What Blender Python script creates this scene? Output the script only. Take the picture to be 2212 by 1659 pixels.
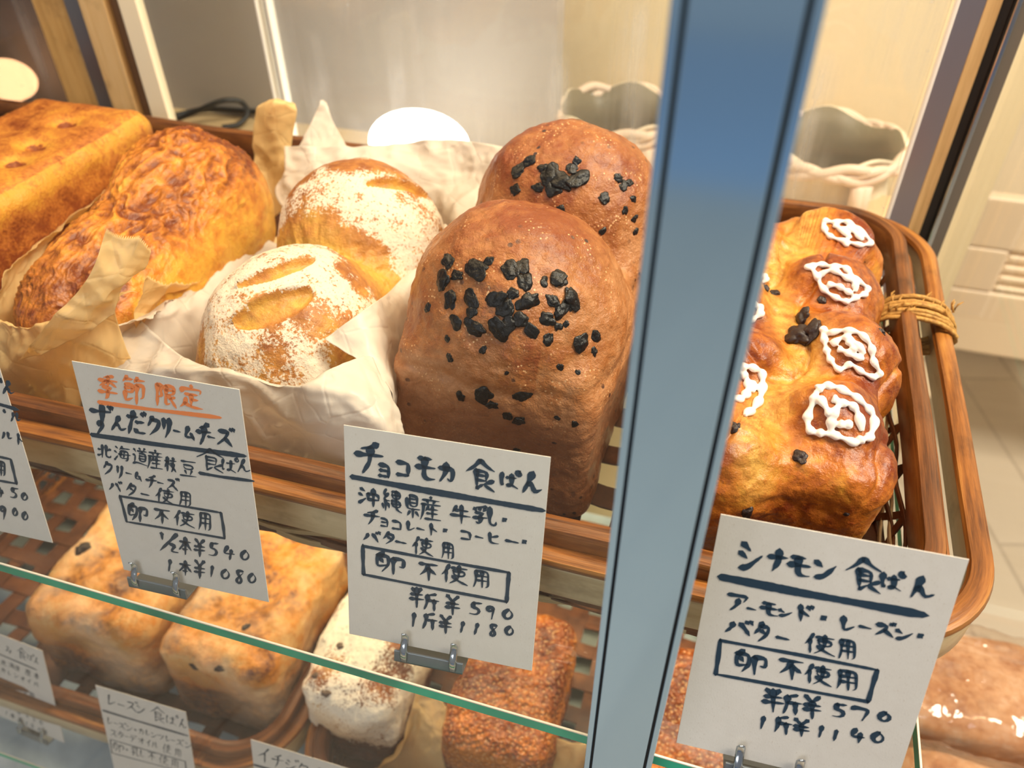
import bpy, bmesh, math, random
import numpy as np
from math import sin, cos, radians, pi
from mathutils import Vector, Matrix
from mathutils.bvhtree import BVHTree

random.seed(7)
scene = bpy.context.scene
for o in list(bpy.data.objects):
    bpy.data.objects.remove(o, do_unlink=True)

# ------------------------------------------------------------------ camera
FPX, CXP, CYP = 1729.0, 1106.0, 829.5
pitch, yaw, roll = radians(39.9), radians(17.45), radians(0.44)
fw = Vector((-sin(yaw)*cos(pitch), cos(yaw)*cos(pitch), -sin(pitch)))
r0 = Vector((cos(yaw), sin(yaw), 0)); u0 = r0.cross(fw)
cam_r = r0*cos(roll) - u0*sin(roll); cam_u = u0*cos(roll) + r0*sin(roll)
CAM = Vector((0, 0, 0.39))
cd = bpy.data.cameras.new('camera'); cam = bpy.data.objects.new('camera', cd)
scene.collection.objects.link(cam)
cam.matrix_world = Matrix(((cam_r.x, cam_u.x, -fw.x, CAM.x), (cam_r.y, cam_u.y, -fw.y, CAM.y),
                           (cam_r.z, cam_u.z, -fw.z, CAM.z), (0, 0, 0, 1)))
cd.sensor_fit = 'HORIZONTAL'; cd.sensor_width = 36; cd.lens = 36*FPX/2212
cd.clip_start = 0.01; cd.clip_end = 50
cd.dof.use_dof = True; cd.dof.focus_distance = 0.42; cd.dof.aperture_fstop = 8.0
scene.camera = cam

def ray(px, py): return fw + cam_r*((px-CXP)/FPX) - cam_u*((py-CYP)/FPX)
def at(px, py, z=None, y=None, x=None, d=None):
    """a point of the place that lies along the sight line of a measured spot, on a known plane"""
    r = ray(px, py)
    if z is not None: t = (z-CAM.z)/r.z
    elif y is not None: t = (y-CAM.y)/r.y
    elif x is not None: t = (x-CAM.x)/r.x
    else: t = d
    return CAM + r*t

# ------------------------------------------------------------------ world, lights, exposure
w = bpy.data.worlds.new('world'); scene.world = w; w.use_nodes = True
w.node_tree.nodes['Background'].inputs[0].default_value = (0.92, 0.94, 1.0, 1)
w.node_tree.nodes['Background'].inputs[1].default_value = 0.17
def area(name, loc, target, sx, sy, power, col):
    l = bpy.data.lights.new(name, 'AREA'); l.shape = 'RECTANGLE'; l.size = sx; l.size_y = sy
    l.energy = power; l.color = col
    o = bpy.data.objects.new(name, l); scene.collection.objects.link(o); o.location = loc
    o.rotation_euler = (Vector(target)-Vector(loc)).to_track_quat('-Z', 'Y').to_euler()
    return o
area('case_top_light', (-0.25, 0.49, 0.74), (-0.25, 0.46, 0.0), 1.1, 0.07, 5.1, (1.0, 0.71, 0.38))
area('case_lower_light', (-0.34, 0.50, -0.03), (-0.34, 0.47, -0.4), 0.90, 0.05, 3.4, (1.0, 0.76, 0.45))
area('window_daylight', (-0.9, -1.9, 1.25), (-0.2, 0.3, 0.0), 1.8, 1.3, 16.5, (0.92, 0.95, 1.0))
area('room_light', (1.3, 0.4, 1.9), (1.2, 1.3, -0.6), 1.0, 0.8, 85.0, (1.0, 0.89, 0.72))
area('wall_wash_light', (-0.3, 0.80, 0.85), (-0.2, 1.10, 0.15), 1.3, 0.08, 1.1, (1.0, 0.86, 0.66))
scene.view_settings.view_transform = 'Standard'
scene.view_settings.look = 'None'
scene.view_settings.exposure = 0.30
scene.view_settings.gamma = 1.0
scene.view_settings.use_curve_mapping = False

# ------------------------------------------------------------------ helpers
COL = scene.collection
def obj(name, me, m=None, parent=None, smooth=True):
    o = bpy.data.objects.new(name, me); COL.objects.link(o)
    if m is not None:
        for mm in (m if isinstance(m, (list, tuple)) else [m]): me.materials.append(mm)
    if smooth:
        me.polygons.foreach_set('use_smooth', [True]*len(me.polygons))
    if parent is not None: o.parent = parent
    return o
def tag(o, label=None, cat=None, group=None, kind=None):
    if label: o['label'] = label
    if cat: o['category'] = cat
    if group: o['group'] = group
    if kind: o['kind'] = kind
    return o
def empty(name, loc=(0, 0, 0)):
    o = bpy.data.objects.new(name, None); COL.objects.link(o); o.location = loc
    o.empty_display_size = 0.02
    return o
def keep(child, parent):
    """parent a mesh that is written in world coordinates"""
    child.parent = parent
    child.matrix_parent_inverse = Matrix.Translation(parent.location).inverted() if parent.rotation_euler[:] == (0, 0, 0) else parent.matrix_basis.inverted()
    return child

class MB:
    def __init__(s): s.v = []; s.f = []; s.mi = []; s.fl = []
    def add(s, vs, fs, mi=0, fl=None):
        b = len(s.v); s.v += [tuple(v) for v in vs]
        s.fl += fl if fl is not None else [tuple(v) for v in vs]
        for f in fs: s.f.append([b+i for i in f]); s.mi.append(mi)
    def box(s, lo, hi, mi=0, M=None):
        x0, y0, z0 = lo; x1, y1, z1 = hi
        vs = [Vector(p) for p in ((x0,y0,z0),(x1,y0,z0),(x1,y1,z0),(x0,y1,z0),(x0,y0,z1),(x1,y0,z1),(x1,y1,z1),(x0,y1,z1))]
        if M is not None: vs = [M @ v for v in vs]
        s.add(vs, [(0,3,2,1),(4,5,6,7),(0,1,5,4),(1,2,6,5),(2,3,7,6),(3,0,4,7)], mi)
    def tube(s, pts, r, n=10, closed=False, flat=1.0, mi=0, up=None, taper=False):
        pts = [Vector(p) for p in pts]; N = len(pts)
        vs = []
        for i, p in enumerate(pts):
            a = pts[(i-1) % N] if (closed or i > 0) else p
            b = pts[(i+1) % N] if (closed or i < N-1) else p
            t = (b-a).normalized() if (b-a).length > 1e-9 else Vector((1,0,0))
            upv = Vector(up) if up is not None else (Vector((0,0,1)) if abs(t.z) < .9 else Vector((0,1,0)))
            s1 = t.cross(upv).normalized(); s2 = s1.cross(t).normalized()
            rr = r[i] if isinstance(r, (list, tuple)) else r
            for k in range(n):
                an = 2*pi*k/n
                vs.append(p + s1*cos(an)*rr + s2*sin(an)*rr*flat)
        fs = []
        for i in range(N if closed else N-1):
            j = (i+1) % N
            for k in range(n):
                l = (k+1) % n
                fs.append((i*n+k, i*n+l, j*n+l, j*n+k))
        if not closed:
            fs.append(tuple(range(n))); fs.append(tuple((N-1)*n+k for k in reversed(range(n))))
        s.add(vs, fs, mi, s.flow(pts, n))
    def flow(s, pts, n):
        o = len(s.v)*.0137 % 5; L = 0; out = []
        for i, p in enumerate(pts):
            if i: L += (p-pts[i-1]).length
            out += [(L, .006*cos(2*pi*k/n)+o, .006*sin(2*pi*k/n)+o) for k in range(n)]
        return out
    def band(s, pts, wx, wz, closed=False, mi=0, bev=0.3, out=None):
        """sweep a rounded rectangle (wx across, wz up) along a roughly horizontal path"""
        prof = []
        b = bev*min(wx, wz)
        for cx, cy, a0 in ((1,1,0),(-1,1,1),(-1,-1,2),(1,-1,3)):
            for q in (0, .5, 1):
                an = (a0+q)*pi/2
                prof.append((cx*(wx/2-b)+cos(an)*b, cy*(wz/2-b)+sin(an)*b))
        pts = [Vector(p) for p in pts]; N = len(pts); n = len(prof); vs = []
        for i, p in enumerate(pts):
            a = pts[(i-1) % N] if (closed or i > 0) else p
            c = pts[(i+1) % N] if (closed or i < N-1) else p
            t = (c-a).normalized()
            s1 = t.cross(Vector((0,0,1))).normalized(); s2 = s1.cross(t).normalized()
            for (u, v) in prof: vs.append(p+s1*u+s2*v)
        fs = []
        for i in range(N if closed else N-1):
            j = (i+1) % N
            for k in range(n): fs.append((i*n+k, j*n+k, j*n+(k+1) % n, i*n+(k+1) % n))
        if not closed: fs += [tuple(range(n)), tuple((N-1)*n+k for k in reversed(range(n)))]
        s.add(vs, fs, mi, s.flow(pts, n))
    def mesh(s, name):
        me = bpy.data.meshes.new(name); me.from_pydata(s.v, [], s.f)
        if any(s.mi): me.polygons.foreach_set('material_index', s.mi)
        bm = bmesh.new(); bm.from_mesh(me); bmesh.ops.recalc_face_normals(bm, faces=bm.faces); bm.to_mesh(me); bm.free()
        me.update()
        if len(me.vertices) == len(s.fl):
            a = me.attributes.new('flow', 'FLOAT_VECTOR', 'POINT'); a.data.foreach_set('vector', np.array(s.fl, np.float32).ravel())
        return me
    def build(s, name, m, parent=None, smooth=False):
        o = obj(name, s.mesh(name), m, None, smooth)
        if parent is not None: keep(o, parent)
        return o
def autosmooth(o, ang=40):
    me = o.data
    me.polygons.foreach_set('use_smooth', [True]*len(me.polygons))
    bm = bmesh.new(); bm.from_mesh(me)
    for e in bm.edges:
        if len(e.link_faces) == 2 and e.calc_face_angle(0) > radians(ang): e.smooth = False
    bm.to_mesh(me); bm.free()
def bevel(o, wd=0.001, seg=2):
    m = o.modifiers.new('bevel', 'BEVEL'); m.width = wd; m.segments = seg; m.limit_method = 'ANGLE'
    return o

# ------------------------------------------------------------------ numpy noise
rng = np.random.RandomState(3)
PERM = np.concatenate([rng.permutation(256)]*3)
GR = rng.normal(size=(256, 3)); GR /= np.linalg.norm(GR, axis=1)[:, None]
def noise(p):
    p = np.asarray(p, float); i = np.floor(p).astype(int); f = p-i; i &= 255
    u = f*f*f*(f*(f*6-15)+10); res = 0
    for dx in (0, 1):
        for dy in (0, 1):
            for dz in (0, 1):
                h = PERM[PERM[PERM[(i[:,0]+dx) & 255]+((i[:,1]+dy) & 255)]+((i[:,2]+dz) & 255)]
                g = GR[h]; d = f-np.array([dx, dy, dz])
                wgt = (u[:,0] if dx else 1-u[:,0])*(u[:,1] if dy else 1-u[:,1])*(u[:,2] if dz else 1-u[:,2])
                res = res+wgt*(g*d).sum(1)
    return res*1.6
def fbm(p, o=4, g=.5):
    a = 1.; r = 0; p = np.asarray(p, float)
    for k in range(o): r = r+a*noise(p); p = p*2.03+17.1; a *= g
    return r
def ridged(p, o=4, g=.5):
    a = 1.; r = 0; p = np.asarray(p, float)
    for k in range(o): r = r+a*(1-np.abs(noise(p))*2); p = p*2.1+9.3; a *= g
    return r/(2-2*.5**o)
def sstep(a, b, x):
    t = np.clip((x-a)/(b-a), 0, 1); return t*t*(3-2*t)
def smin(a, b, k):
    h = np.clip(.5+.5*(b-a)/k, 0, 1); return b*(1-h)+a*h-k*h*(1-h)
def sd_box(p, c, h, r):
    q = np.abs(p-np.array(c))-(np.array(h)-r)
    return np.linalg.norm(np.maximum(q, 0), axis=1)+np.minimum(q.max(1), 0)-r
def sd_ell(p, c, r):
    q = (p-np.array(c))/np.array(r); k = np.linalg.norm(q, axis=1)
    k2 = np.linalg.norm(q/np.array(r), axis=1)+1e-9
    return k*(k-1)/k2

def organic(name, sdf, centre, ext, n, disp=None, attrs=None):
    """closed skin around a rounded body: rays from its middle find the surface, then relief is added"""
    verts = {}; V = []; Fc = []
    def vid(a, b, c):
        k = (a, b, c)
        if k not in verts: verts[k] = len(V); V.append(k)
        return verts[k]
    for ax in range(3):
        for sgn in (-n, n):
            for i in range(-n, n, 2):
                for j in range(-n, n, 2):
                    q = []
                    for (a, b) in ((i,j),(i+2,j),(i+2,j+2),(i,j+2)):
                        t = [0,0,0]; t[ax] = sgn; t[(ax+1) % 3] = a; t[(ax+2) % 3] = b
                        q.append(vid(*t))
                    Fc.append(q if sgn > 0 else q[::-1])
    G = np.array(V, float)/n
    G = np.tan(G*0.70)/math.tan(0.70)
    D = G*np.array(ext); D /= np.linalg.norm(D, axis=1)[:, None]; c = np.array(centre)
    R = max(ext)*2.2
    lo = np.zeros(len(D)); hi = np.full(len(D), R); step = R/60.
    found = np.zeros(len(D), bool)
    for k in range(1, 61):
        t = step*k; s = sdf(c+D*t)
        new = (~found) & (s > 0); hi[new] = t; lo[new] = t-step; found |= new
    for k in range(14):
        m = (lo+hi)/2; s = sdf(c+D*m[:, None]); o_ = s > 0
        hi = np.where(o_, m, hi); lo = np.where(o_, lo, m)
    P = c+D*((lo+hi)/2)[:, None]
    e = 1e-3; N = np.stack([sdf(P+np.eye(3)[k]*e)-sdf(P-np.eye(3)[k]*e) for k in range(3)], 1)
    N /= np.linalg.norm(N, axis=1)[:, None]+1e-9
    at_ = {}
    if disp is not None:
        d, at_ = disp(P, N)
        flat = sstep(-.004, .012, P[:,2]-P[:,2].min())
        P = P+N*(d*flat)[:, None]
    P[:,2] -= P[:,2].min()
    me = bpy.data.meshes.new(name); me.from_pydata(P.tolist(), [], Fc); me.update()
    for k, v in at_.items():
        a = me.attributes.new(k, 'FLOAT', 'POINT'); a.data.foreach_set('value', np.asarray(v, np.float32))
    return me

# ------------------------------------------------------------------ materials
class NT:
    def __init__(s, name):
        s.m = bpy.data.materials.new(name); s.m.use_nodes = True; s.t = s.m.node_tree
        s.b = s.t.nodes['Principled BSDF']; s.out = s.t.nodes['Material Output']
    def n(s, typ, **kw):
        nd = s.t.nodes.new(typ)
        for k, v in kw.items():
            if k.startswith('i_'):
                key = k[2:]; key = int(key) if key.isdigit() else key.replace('_', ' ')
                nd.inputs[key].default_value = v
            else: setattr(nd, k, v)
        return nd
    def l(s, a, b): s.t.links.new(a, b); return b
    def coord(s, scale=(1,1,1), src='Object'):
        tc = s.n('ShaderNodeTexCoord'); mp = s.n('ShaderNodeMapping'); mp.inputs['Scale'].default_value = scale
        s.l(tc.outputs[src], mp.inputs[0]); return mp.outputs[0]
    def noise(s, scale, detail=4, rough=.55, co=None, dist=0.):
        nd = s.n('ShaderNodeTexNoise', i_Scale=scale, i_Detail=detail, i_Roughness=rough, i_Distortion=dist)
        if co is not None: s.l(co, nd.inputs['Vector'])
        return nd.outputs['Fac']
    def ramp(s, fac, stops):
        r = s.n('ShaderNodeValToRGB'); e = r.color_ramp.elements
        while len(e) < len(stops): e.new(.5)
        for el, (p, c) in zip(e, stops):
            el.position = p; el.color = (c[0], c[1], c[2], 1) if isinstance(c, (tuple, list)) else (c, c, c, 1)
        s.l(fac, r.inputs[0]); return r.outputs[0]
    def mix(s, fac, a, b, mode='MIX'):
        nd = s.n('ShaderNodeMix', data_type='RGBA', blend_type=mode)
        for v, k in ((fac, 0), (a, 6), (b, 7)):
            if isinstance(v, (tuple, list)): nd.inputs[k].default_value = (v[0], v[1], v[2], 1)
            elif isinstance(v, (int, float)): nd.inputs[k].default_value = v
            else: s.l(v, nd.inputs[k])
        return nd.outputs[2]
    def math(s, op, a, b=0., clamp=False):
        nd = s.n('ShaderNodeMath', operation=op, use_clamp=clamp)
        for v, k in ((a, 0), (b, 1)):
            if isinstance(v, (int, float)): nd.inputs[k].default_value = v
            else: s.l(v, nd.inputs[k])
        return nd.outputs[0]
    def schlick(s):
        lw = s.n('ShaderNodeLayerWeight'); lw.inputs['Blend'].default_value = .5
        return s.math('ADD', .04, s.math('MULTIPLY', s.math('POWER', lw.outputs['Facing'], 5.), .96))
    def attr(s, name): return s.n('ShaderNodeAttribute', attribute_name=name).outputs['Fac']
    def bump(s, h, strength=.4, dist=.001):
        nd = s.n('ShaderNodeBump'); nd.inputs['Strength'].default_value = strength; nd.inputs['Distance'].default_value = dist
        s.l(h, nd.inputs['Height']); s.l(nd.outputs[0], s.b.inputs['Normal']); return nd
    def set(s, **kw):
        for k, v in kw.items():
            key = k.replace('_', ' ')
            if isinstance(v, tuple): v = (*v, 1) if len(v) == 3 else v
            if hasattr(v, 'is_linked') or hasattr(v, 'links'): s.l(v, s.b.inputs[key])
            else: s.b.inputs[key].default_value = v
        return s

def simple(name, col, rough=.5, metal=0., bumpsc=None, bstr=.2, spec=.5, var=0.0, vs=40):
    t = NT(name); t.set(Roughness=rough, Metallic=metal)
    t.b.inputs['Specular IOR Level'].default_value = spec
    if var:
        f = t.noise(vs, 4, .6, t.coord())
        t.l(t.mix(f, tuple(max(0, c*(1-var)) for c in col), tuple(min(1, c*(1+var)) for c in col)), t.b.inputs['Base Color'])
    else: t.b.inputs['Base Color'].default_value = (*col, 1)
    if bumpsc: t.bump(t.noise(bumpsc, 5, .6, t.coord()), bstr, .001)
    return t.m

def crust(name, light, mid, dark, scale=18, rough=.42, bstr=.5, speck=None, sss=.06, coat=.1):
    """baked crust: attribute 'top' (how strongly baked) drives pale to dark, noise breaks it up"""
    light, mid, dark = [tuple((x**1.28)*.80 for x in q) for q in (light, mid, dark)]
    t = NT(name); co = t.coord()
    n1 = t.noise(scale, 6, .62, co, .6); n2 = t.noise(scale*7, 4, .6, co); n3 = t.noise(900, 3, .6, co)
    f = t.math('ADD', t.math('MULTIPLY', t.attr('top'), .75), t.math('MULTIPLY', t.math('SUBTRACT', n1, .5), 1.5))
    f = t.math('ADD', f, t.math('MULTIPLY', t.math('SUBTRACT', n2, .5), 1.0), True)
    c = t.ramp(f, [(0.02, light), (0.40, mid), (0.80, dark)])
    if speck:
        v = t.n('ShaderNodeTexVoronoi', i_Scale=speck[0]); t.l(co, v.inputs['Vector'])
        m = t.ramp(v.outputs['Distance'], [(speck[1], 1.), (speck[1]+.09, 0.)])
        gate = t.ramp(t.noise(60, 2, .5, co), [(.5, 0.), (.62, 1.)])
        c = t.mix(t.math('MULTIPLY', m, gate), c, speck[2])
    t.l(c, t.b.inputs['Base Color'])
    t.set(Roughness=rough); t.b.inputs['Coat Weight'].default_value = coat*.6; t.b.inputs['Specular IOR Level'].default_value = .35; t.b.inputs['Coat Roughness'].default_value = .35
    t.b.inputs['Subsurface Weight'].default_value = sss*.3; t.b.inputs['Subsurface Radius'].default_value = (.006, .003, .0012)
    n4 = t.noise(330, 3, .6, co)
    h = t.math('ADD', t.math('ADD', t.math('MULTIPLY', n2, .8), t.math('MULTIPLY', n4, .45)), t.math('MULTIPLY', n3, .25))
    t.bump(h, min(1., bstr*1.5), .0016)
    return t, c, co

M = {}
def glassmat(name, tint=(1, 1, 1), refl=1.0, dirt=0.0):
    t = NT(name); t.t.nodes.remove(t.b)
    tr = t.n('ShaderNodeBsdfTransparent'); tr.inputs[0].default_value = (*tint, 1)
    gl = t.n('ShaderNodeBsdfGlossy'); gl.inputs['Roughness'].default_value = 0.015
    fr = t.schlick(); mx = t.n('ShaderNodeMixShader'); t.l(t.math('MULTIPLY', fr, refl, True), mx.inputs[0]); t.l(tr.outputs[0], mx.inputs[1]); t.l(gl.outputs[0], mx.inputs[2])
    last = mx
    if dirt:
        co = t.coord((60, 60, 3)); n1 = t.noise(1.0, 3, .6, co)
        co2 = t.coord((1, 1, 1)); n2 = t.noise(9, 3, .5, co2)
        v = t.n('ShaderNodeTexVoronoi', i_Scale=26.); t.l(co2, v.inputs['Vector'])
        spot = t.ramp(v.outputs['Distance'], [(.03, 1.), (.055, 0.)])
        k = t.math('MULTIPLY', t.ramp(n1, [(.45, 0.), (.8, 1.)]), t.ramp(n2, [(.4, 0.), (.65, 1.)]))
        k = t.math('MULTIPLY', t.math('ADD', t.math('ADD', k, t.math('MULTIPLY', spot, .6)), .12), dirt, True)
        df = t.n('ShaderNodeBsdfTranslucent'); df.inputs[0].default_value = (.9, .92, .95, 1)
        d2 = t.n('ShaderNodeBsdfDiffuse'); d2.inputs[0].default_value = (.9, .92, .95, 1)
        ad = t.n('ShaderNodeMixShader'); ad.inputs[0].default_value = .5; t.l(df.outputs[0], ad.inputs[1]); t.l(d2.outputs[0], ad.inputs[2])
        m2 = t.n('ShaderNodeMixShader'); t.l(k, m2.inputs[0]); t.l(mx.outputs[0], m2.inputs[1]); t.l(ad.outputs[0], m2.inputs[2]); last = m2
    t.l(last.outputs[0], t.out.inputs[0]); return t.m
M['glass'] = glassmat('clear_glass', (.985, .995, .99), .4)
M['shelf_glass'] = glassmat('shelf_glass', (.97, .99, .975), .5)
M['door_glass'] = glassmat('dusty_glass', (.97, .98, .98), 1.0, .55)
def edge_mat():
    t = NT('green_glass_edge'); t.set(Roughness=.4); t.b.inputs['Specular IOR Level'].default_value = .15
    f = t.noise(14, 3, .5, t.coord((1, 1, 1)))
    t.l(t.ramp(f, [(.35, (.008, .26, .15)), (.65, (.02, .66, .38))]), t.b.inputs['Base Color'])
    t.b.inputs['Transmission Weight'].default_value = 0.15
    return t.m
M['glass_edge'] = edge_mat()
M['glass_edge_top'] = simple('pale_ground_edge', (.80, .72, .58), .5)
def paper_card():
    t = NT('kraft_card'); co = t.coord()
    f = t.noise(120, 5, .7, co); g = t.noise(1400, 3, .6, t.coord((1, .5, 1)))
    c = t.mix(f, (.62, .57, .51), (.70, .655, .60)); c = t.mix(t.ramp(g, [(.62, 0.), (.75, 1.)]), c, (.52, .44, .36))
    t.l(c, t.b.inputs['Base Color']); t.set(Roughness=.85); t.b.inputs['Specular IOR Level'].default_value = .2
    t.bump(g, .15, .0003); return t.m
M['card'] = paper_card()
M['ink'] = simple('blue_black_ink', (.012, .036, .066), .45)
M['orange_ink'] = simple('orange_ink', (.88, .25, .07), .5)
M['steel'] = simple('polished_steel', (.62, .66, .70), .16, 1.0)
M['grey_metal'] = simple('grey_clip_metal', (.22, .25, .28), .35, .7)
def wax(name, col, trans=.45, spots=0.0, rough=.38):
    t = NT(name); co = t.coord()
    n1 = t.noise(22, 5, .6, co, .8)
    v = t.n('ShaderNodeTexVoronoi', i_Scale=38., feature='DISTANCE_TO_EDGE'); t.l(co, v.inputs['Vector'])
    cr = t.ramp(v.outputs['Distance'], [(0., 0.), (.05, 1.)])
    c = t.mix(n1, tuple(x*.86 for x in col), col)
    t.l(c, t.b.inputs['Base Color']); t.set(Roughness=rough)
    t.bump(t.math('ADD', t.math('MULTIPLY', cr, .25), n1), .5, .002)
    tl = t.n('ShaderNodeBsdfTranslucent'); t.l(c, tl.inputs[0])
    mx = t.n('ShaderNodeMixShader'); mx.inputs[0].default_value = trans
    t.l(t.b.outputs[0], mx.inputs[1]); t.l(tl.outputs[0], mx.inputs[2]); t.l(mx.outputs[0], t.out.inputs[0])
    return t.m
M['white_paper'] = wax('white_waxed_paper', (.94, .86, .76), .45)
M['tan_paper'] = wax('tan_greaseproof_paper', (1.0, .78, .40), .5)
def cane(name, c0, c1, c2, sc=None, rough=.38):
    t = NT(name)
    if sc is None:
        mp = t.n('ShaderNodeMapping'); mp.inputs['Scale'].default_value = (3, 70, 70); ad = t.n('ShaderNodeAttribute', attribute_name='flow'); t.l(ad.outputs['Vector'], mp.inputs[0]); co = mp.outputs[0]
    else: co = t.coord(sc)
    n = t.noise(4, 5, .65, co); n2 = t.noise(26, 4, .6, t.coord())
    c = t.ramp(n, [(.30, c0), (.52, c1), (.72, c2)])
    c = t.mix(t.ramp(n2, [(.55, 0.), (.75, .7)]), c, tuple(x*.45 for x in c0))
    t.l(c, t.b.inputs['Base Color']); t.set(Roughness=rough); t.b.inputs['Coat Weight'].default_value = .10; t.b.inputs['Coat Roughness'].default_value = .3; t.b.inputs['Specular IOR Level'].default_value = .35
    t.bump(n, .6, .0012); return t.m
M['cane'] = cane('honey_cane', (.06, .016, .004), (.27, .095, .018), (.46, .21, .048))
M['cane_inner'] = cane('brown_honey_cane', (.04, .012, .004), (.165, .056, .014), (.31, .125, .032))
M['cane_dark'] = cane('brown_cane', (.10, .035, .012), (.24, .09, .03), (.38, .17, .06))
M['cane_pale'] = cane('pale_cane', (.34, .23, .11), (.52, .40, .23), (.62, .50, .31))
M['splint'] = cane('brown_splint', (.05, .015, .006), (.12, .040, .014), (.22, .085, .030), (8, 8, 8), .5)
M['raffia'] = cane('golden_raffia', (.26, .12, .025), (.46, .24, .055), (.60, .37, .11), (80, 80, 80), .7)

# ------------------------------------------------------------------ setting
def setting(name, mb, m, smooth=False): return tag(mb.build(name, m, None, smooth), kind='structure')
def wood_floor():
    t = NT('greige_boards'); co = t.coord((1, 1, 1))
    w_ = t.n('ShaderNodeTexBrick', i_Scale=1.0, i_Mortar_Size=.004); w_.inputs['Brick Width'].default_value = 1.1; w_.inputs['Row Height'].default_value = .14
    w_.inputs['Color1'].default_value = (.46, .38, .28, 1); w_.inputs['Color2'].default_value = (.54, .46, .36, 1); w_.inputs['Mortar'].default_value = (.30, .24, .18, 1)
    mp = t.n('ShaderNodeMapping'); mp.inputs['Rotation'].default_value = (0, 0, 1.3); t.l(co, mp.inputs[0]); t.l(mp.outputs[0], w_.inputs['Vector'])
    n = t.noise(6, 5, .6, t.coord((1, 6, 1)))
    t.l(t.mix(t.math('MULTIPLY', n, .5), w_.outputs['Color'], (.66, .58, .48)), t.b.inputs['Base Color']); t.set(Roughness=.4); return t.m
m = MB(); m.box((-4, -4.5, -1.0), (4, 3.2, -.95)); setting('floor', m, wood_floor())
m = MB(); m.box((-.52, 1.10, -.95), (.31, 1.16, 1.5)); setting('wall_back', m, simple('cream_plaster', (.90, .74, .46), .8, bumpsc=30, bstr=.15))
m = MB(); m.box((-1.6, .93, -.95), (-.235, .96, 1.5)); setting('wall_left', m, simple('grey_beige_panel', (.40, .37, .34), .55, var=.12, vs=3))
m = MB(); m.box((.25, 2.05, -.95), (3.5, 2.1, 2.2)); setting('wall_right', m, simple('cream_wall', (.86, .74, .54), .8, bumpsc=20, bstr=.1))
m = MB(); m.box((-.95, .735, -.06), (.20, .93, -.035)); 
tag(m.build('back_counter', simple('pale_wood_counter', (.66, .48, .26), .35, var=.15, vs=12)), 'pale wooden counter ledge running behind the glass back of the case', 'counter')

# display case: base, posts, glass
cs = empty('display_case', (-.3, .45, -.95))
tag(cs, 'glass-fronted bread display case with a blue-tinted steel post at the front', 'display case')
m = MB(); m.box((-1.25, .19, -.95), (.18, .73, -.455))
t = NT('pale_blue_marble'); f = t.noise(9, 6, .6, t.coord(), 1.5); t.l(t.ramp(f, [(.3, (.42, .50, .58)), (.7, (.78, .85, .92))]), t.b.inputs['Base Color']); t.set(Roughness=.3)
m.build('base_deck', t.m, cs)
# front post: wide face between two dark grooves and two narrow strips
def blue_steel():
    t = NT('blue_brushed_steel'); n = t.noise(500, 3, .6, t.coord((1, 1, .03)))
    t.set(Metallic=.6, Roughness=.11); t.b.inputs['Base Color'].default_value = (.42, .64, .84, 1)
    t.bump(n, .03, .0002); return t.m
M['post'] = blue_steel()
m = MB()
m.box((-.0178, .1795, -.95), (.0055, .200, .75)); m.box((-.0215, .1795, -.95), (-.0190, .196, .75)); m.box((.0068, .1795, -.95), (.0092, .196, .75))
bevel(m.build('front_post', M['post'], cs), .0004)
m = MB(); m.box((-.0190, .182, -.95), (-.0178, .198, .75)); m.box((.0055, .182, -.95), (.0068, .198, .75)); m.build('post_gasket', simple('black_rubber', (.01, .01, .012), .6), cs)
m = MB(); m.box((-1.25, .184, -.90), (-.0215, .189, .75)); m.build('front_pane', M['glass'], cs)
m = MB(); m.box((.184, .20, -.70), (.188, .73, .75)); m.build('side_pane', M['glass'], cs)
# shelves (green glass edge is part of the shelf)
def shelf(name, z, x0, x1, y0, y1, label):
    g = empty(name, ((x0+x1)/2, (y0+y1)/2, z-.0085)); tag(g, label, 'glass shelf', 'glass shelves of the case')
    mm = MB(); mm.box((x0+.0006, y0+.0006, z-.0083), (x1-.0006, y1, z)); mm.build('pane', M['shelf_glass'], g)
    mm = MB(); mm.box((x0, y0, z-.0085), (x1, y0+.0006, z-.0010)); mm.box((x1-.0006, y0, z-.0085), (x1, y1, z-.0010))
    mm.build('green_edge', M['glass_edge'], g)
    mm = MB(); mm.box((x0, y0, z-.0008), (x1, y0+.0010, z+.0001)); mm.box((x1-.0010, y0, z-.0008), (x1, y1, z+.0001))
    mm.build('ground_edge', M['glass_edge_top'], g)
shelf('glass_shelf', 0, -1.2, .1343, .1950, .71, 'upper clear glass shelf with a green front edge, under the large rattan basket')
shelf('glass_shelf', -.38, -1.2, .1343, .2020, .71, 'lower clear glass shelf, under the two smaller rattan baskets')

# back frame with sliding doors
bf = empty('sliding_door_frame', (-.3, .74, -.05)); tag(bf, 'wood and steel frame with sliding glass doors at the back of the case', 'door frame')
wood = cane('oiled_wood', (.42, .22, .06), (.60, .34, .11), (.68, .42, .16), (30, 30, 2), .45)
wood_l = cane('light_oiled_wood', (.55, .33, .13), (.70, .45, .20), (.76, .52, .26), (30, 30, 2), .45)
def bar(name, x0, x1, y0, y1, mat, z0=-.05, z1=.62):
    mm = MB(); mm.box((x0, y0, z0), (x1, y1, z1)); return bevel(mm.build(name, mat, bf), .0008)
Yb = .725
bar('white_strip', -.6505, -.628, Yb, Yb+.012, simple('cream_strip', (.90, .78, .58), .4), .03)
bar('wood_stile', -.7050, -.672, Yb+.004, Yb+.03, wood_l)
bar('dark_channel', -.672, -.6505, Yb+.012, Yb+.03, simple('dark_bronze', (.20, .12, .07), .35, .5))
bar('steel_channel', -.728, -.705, Yb+.008, Yb+.03, simple('worn_steel', (.30, .28, .30), .3, .8))
bar('wood_stile', -.775, -.728, Yb+.012, Yb+.03, wood)
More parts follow.
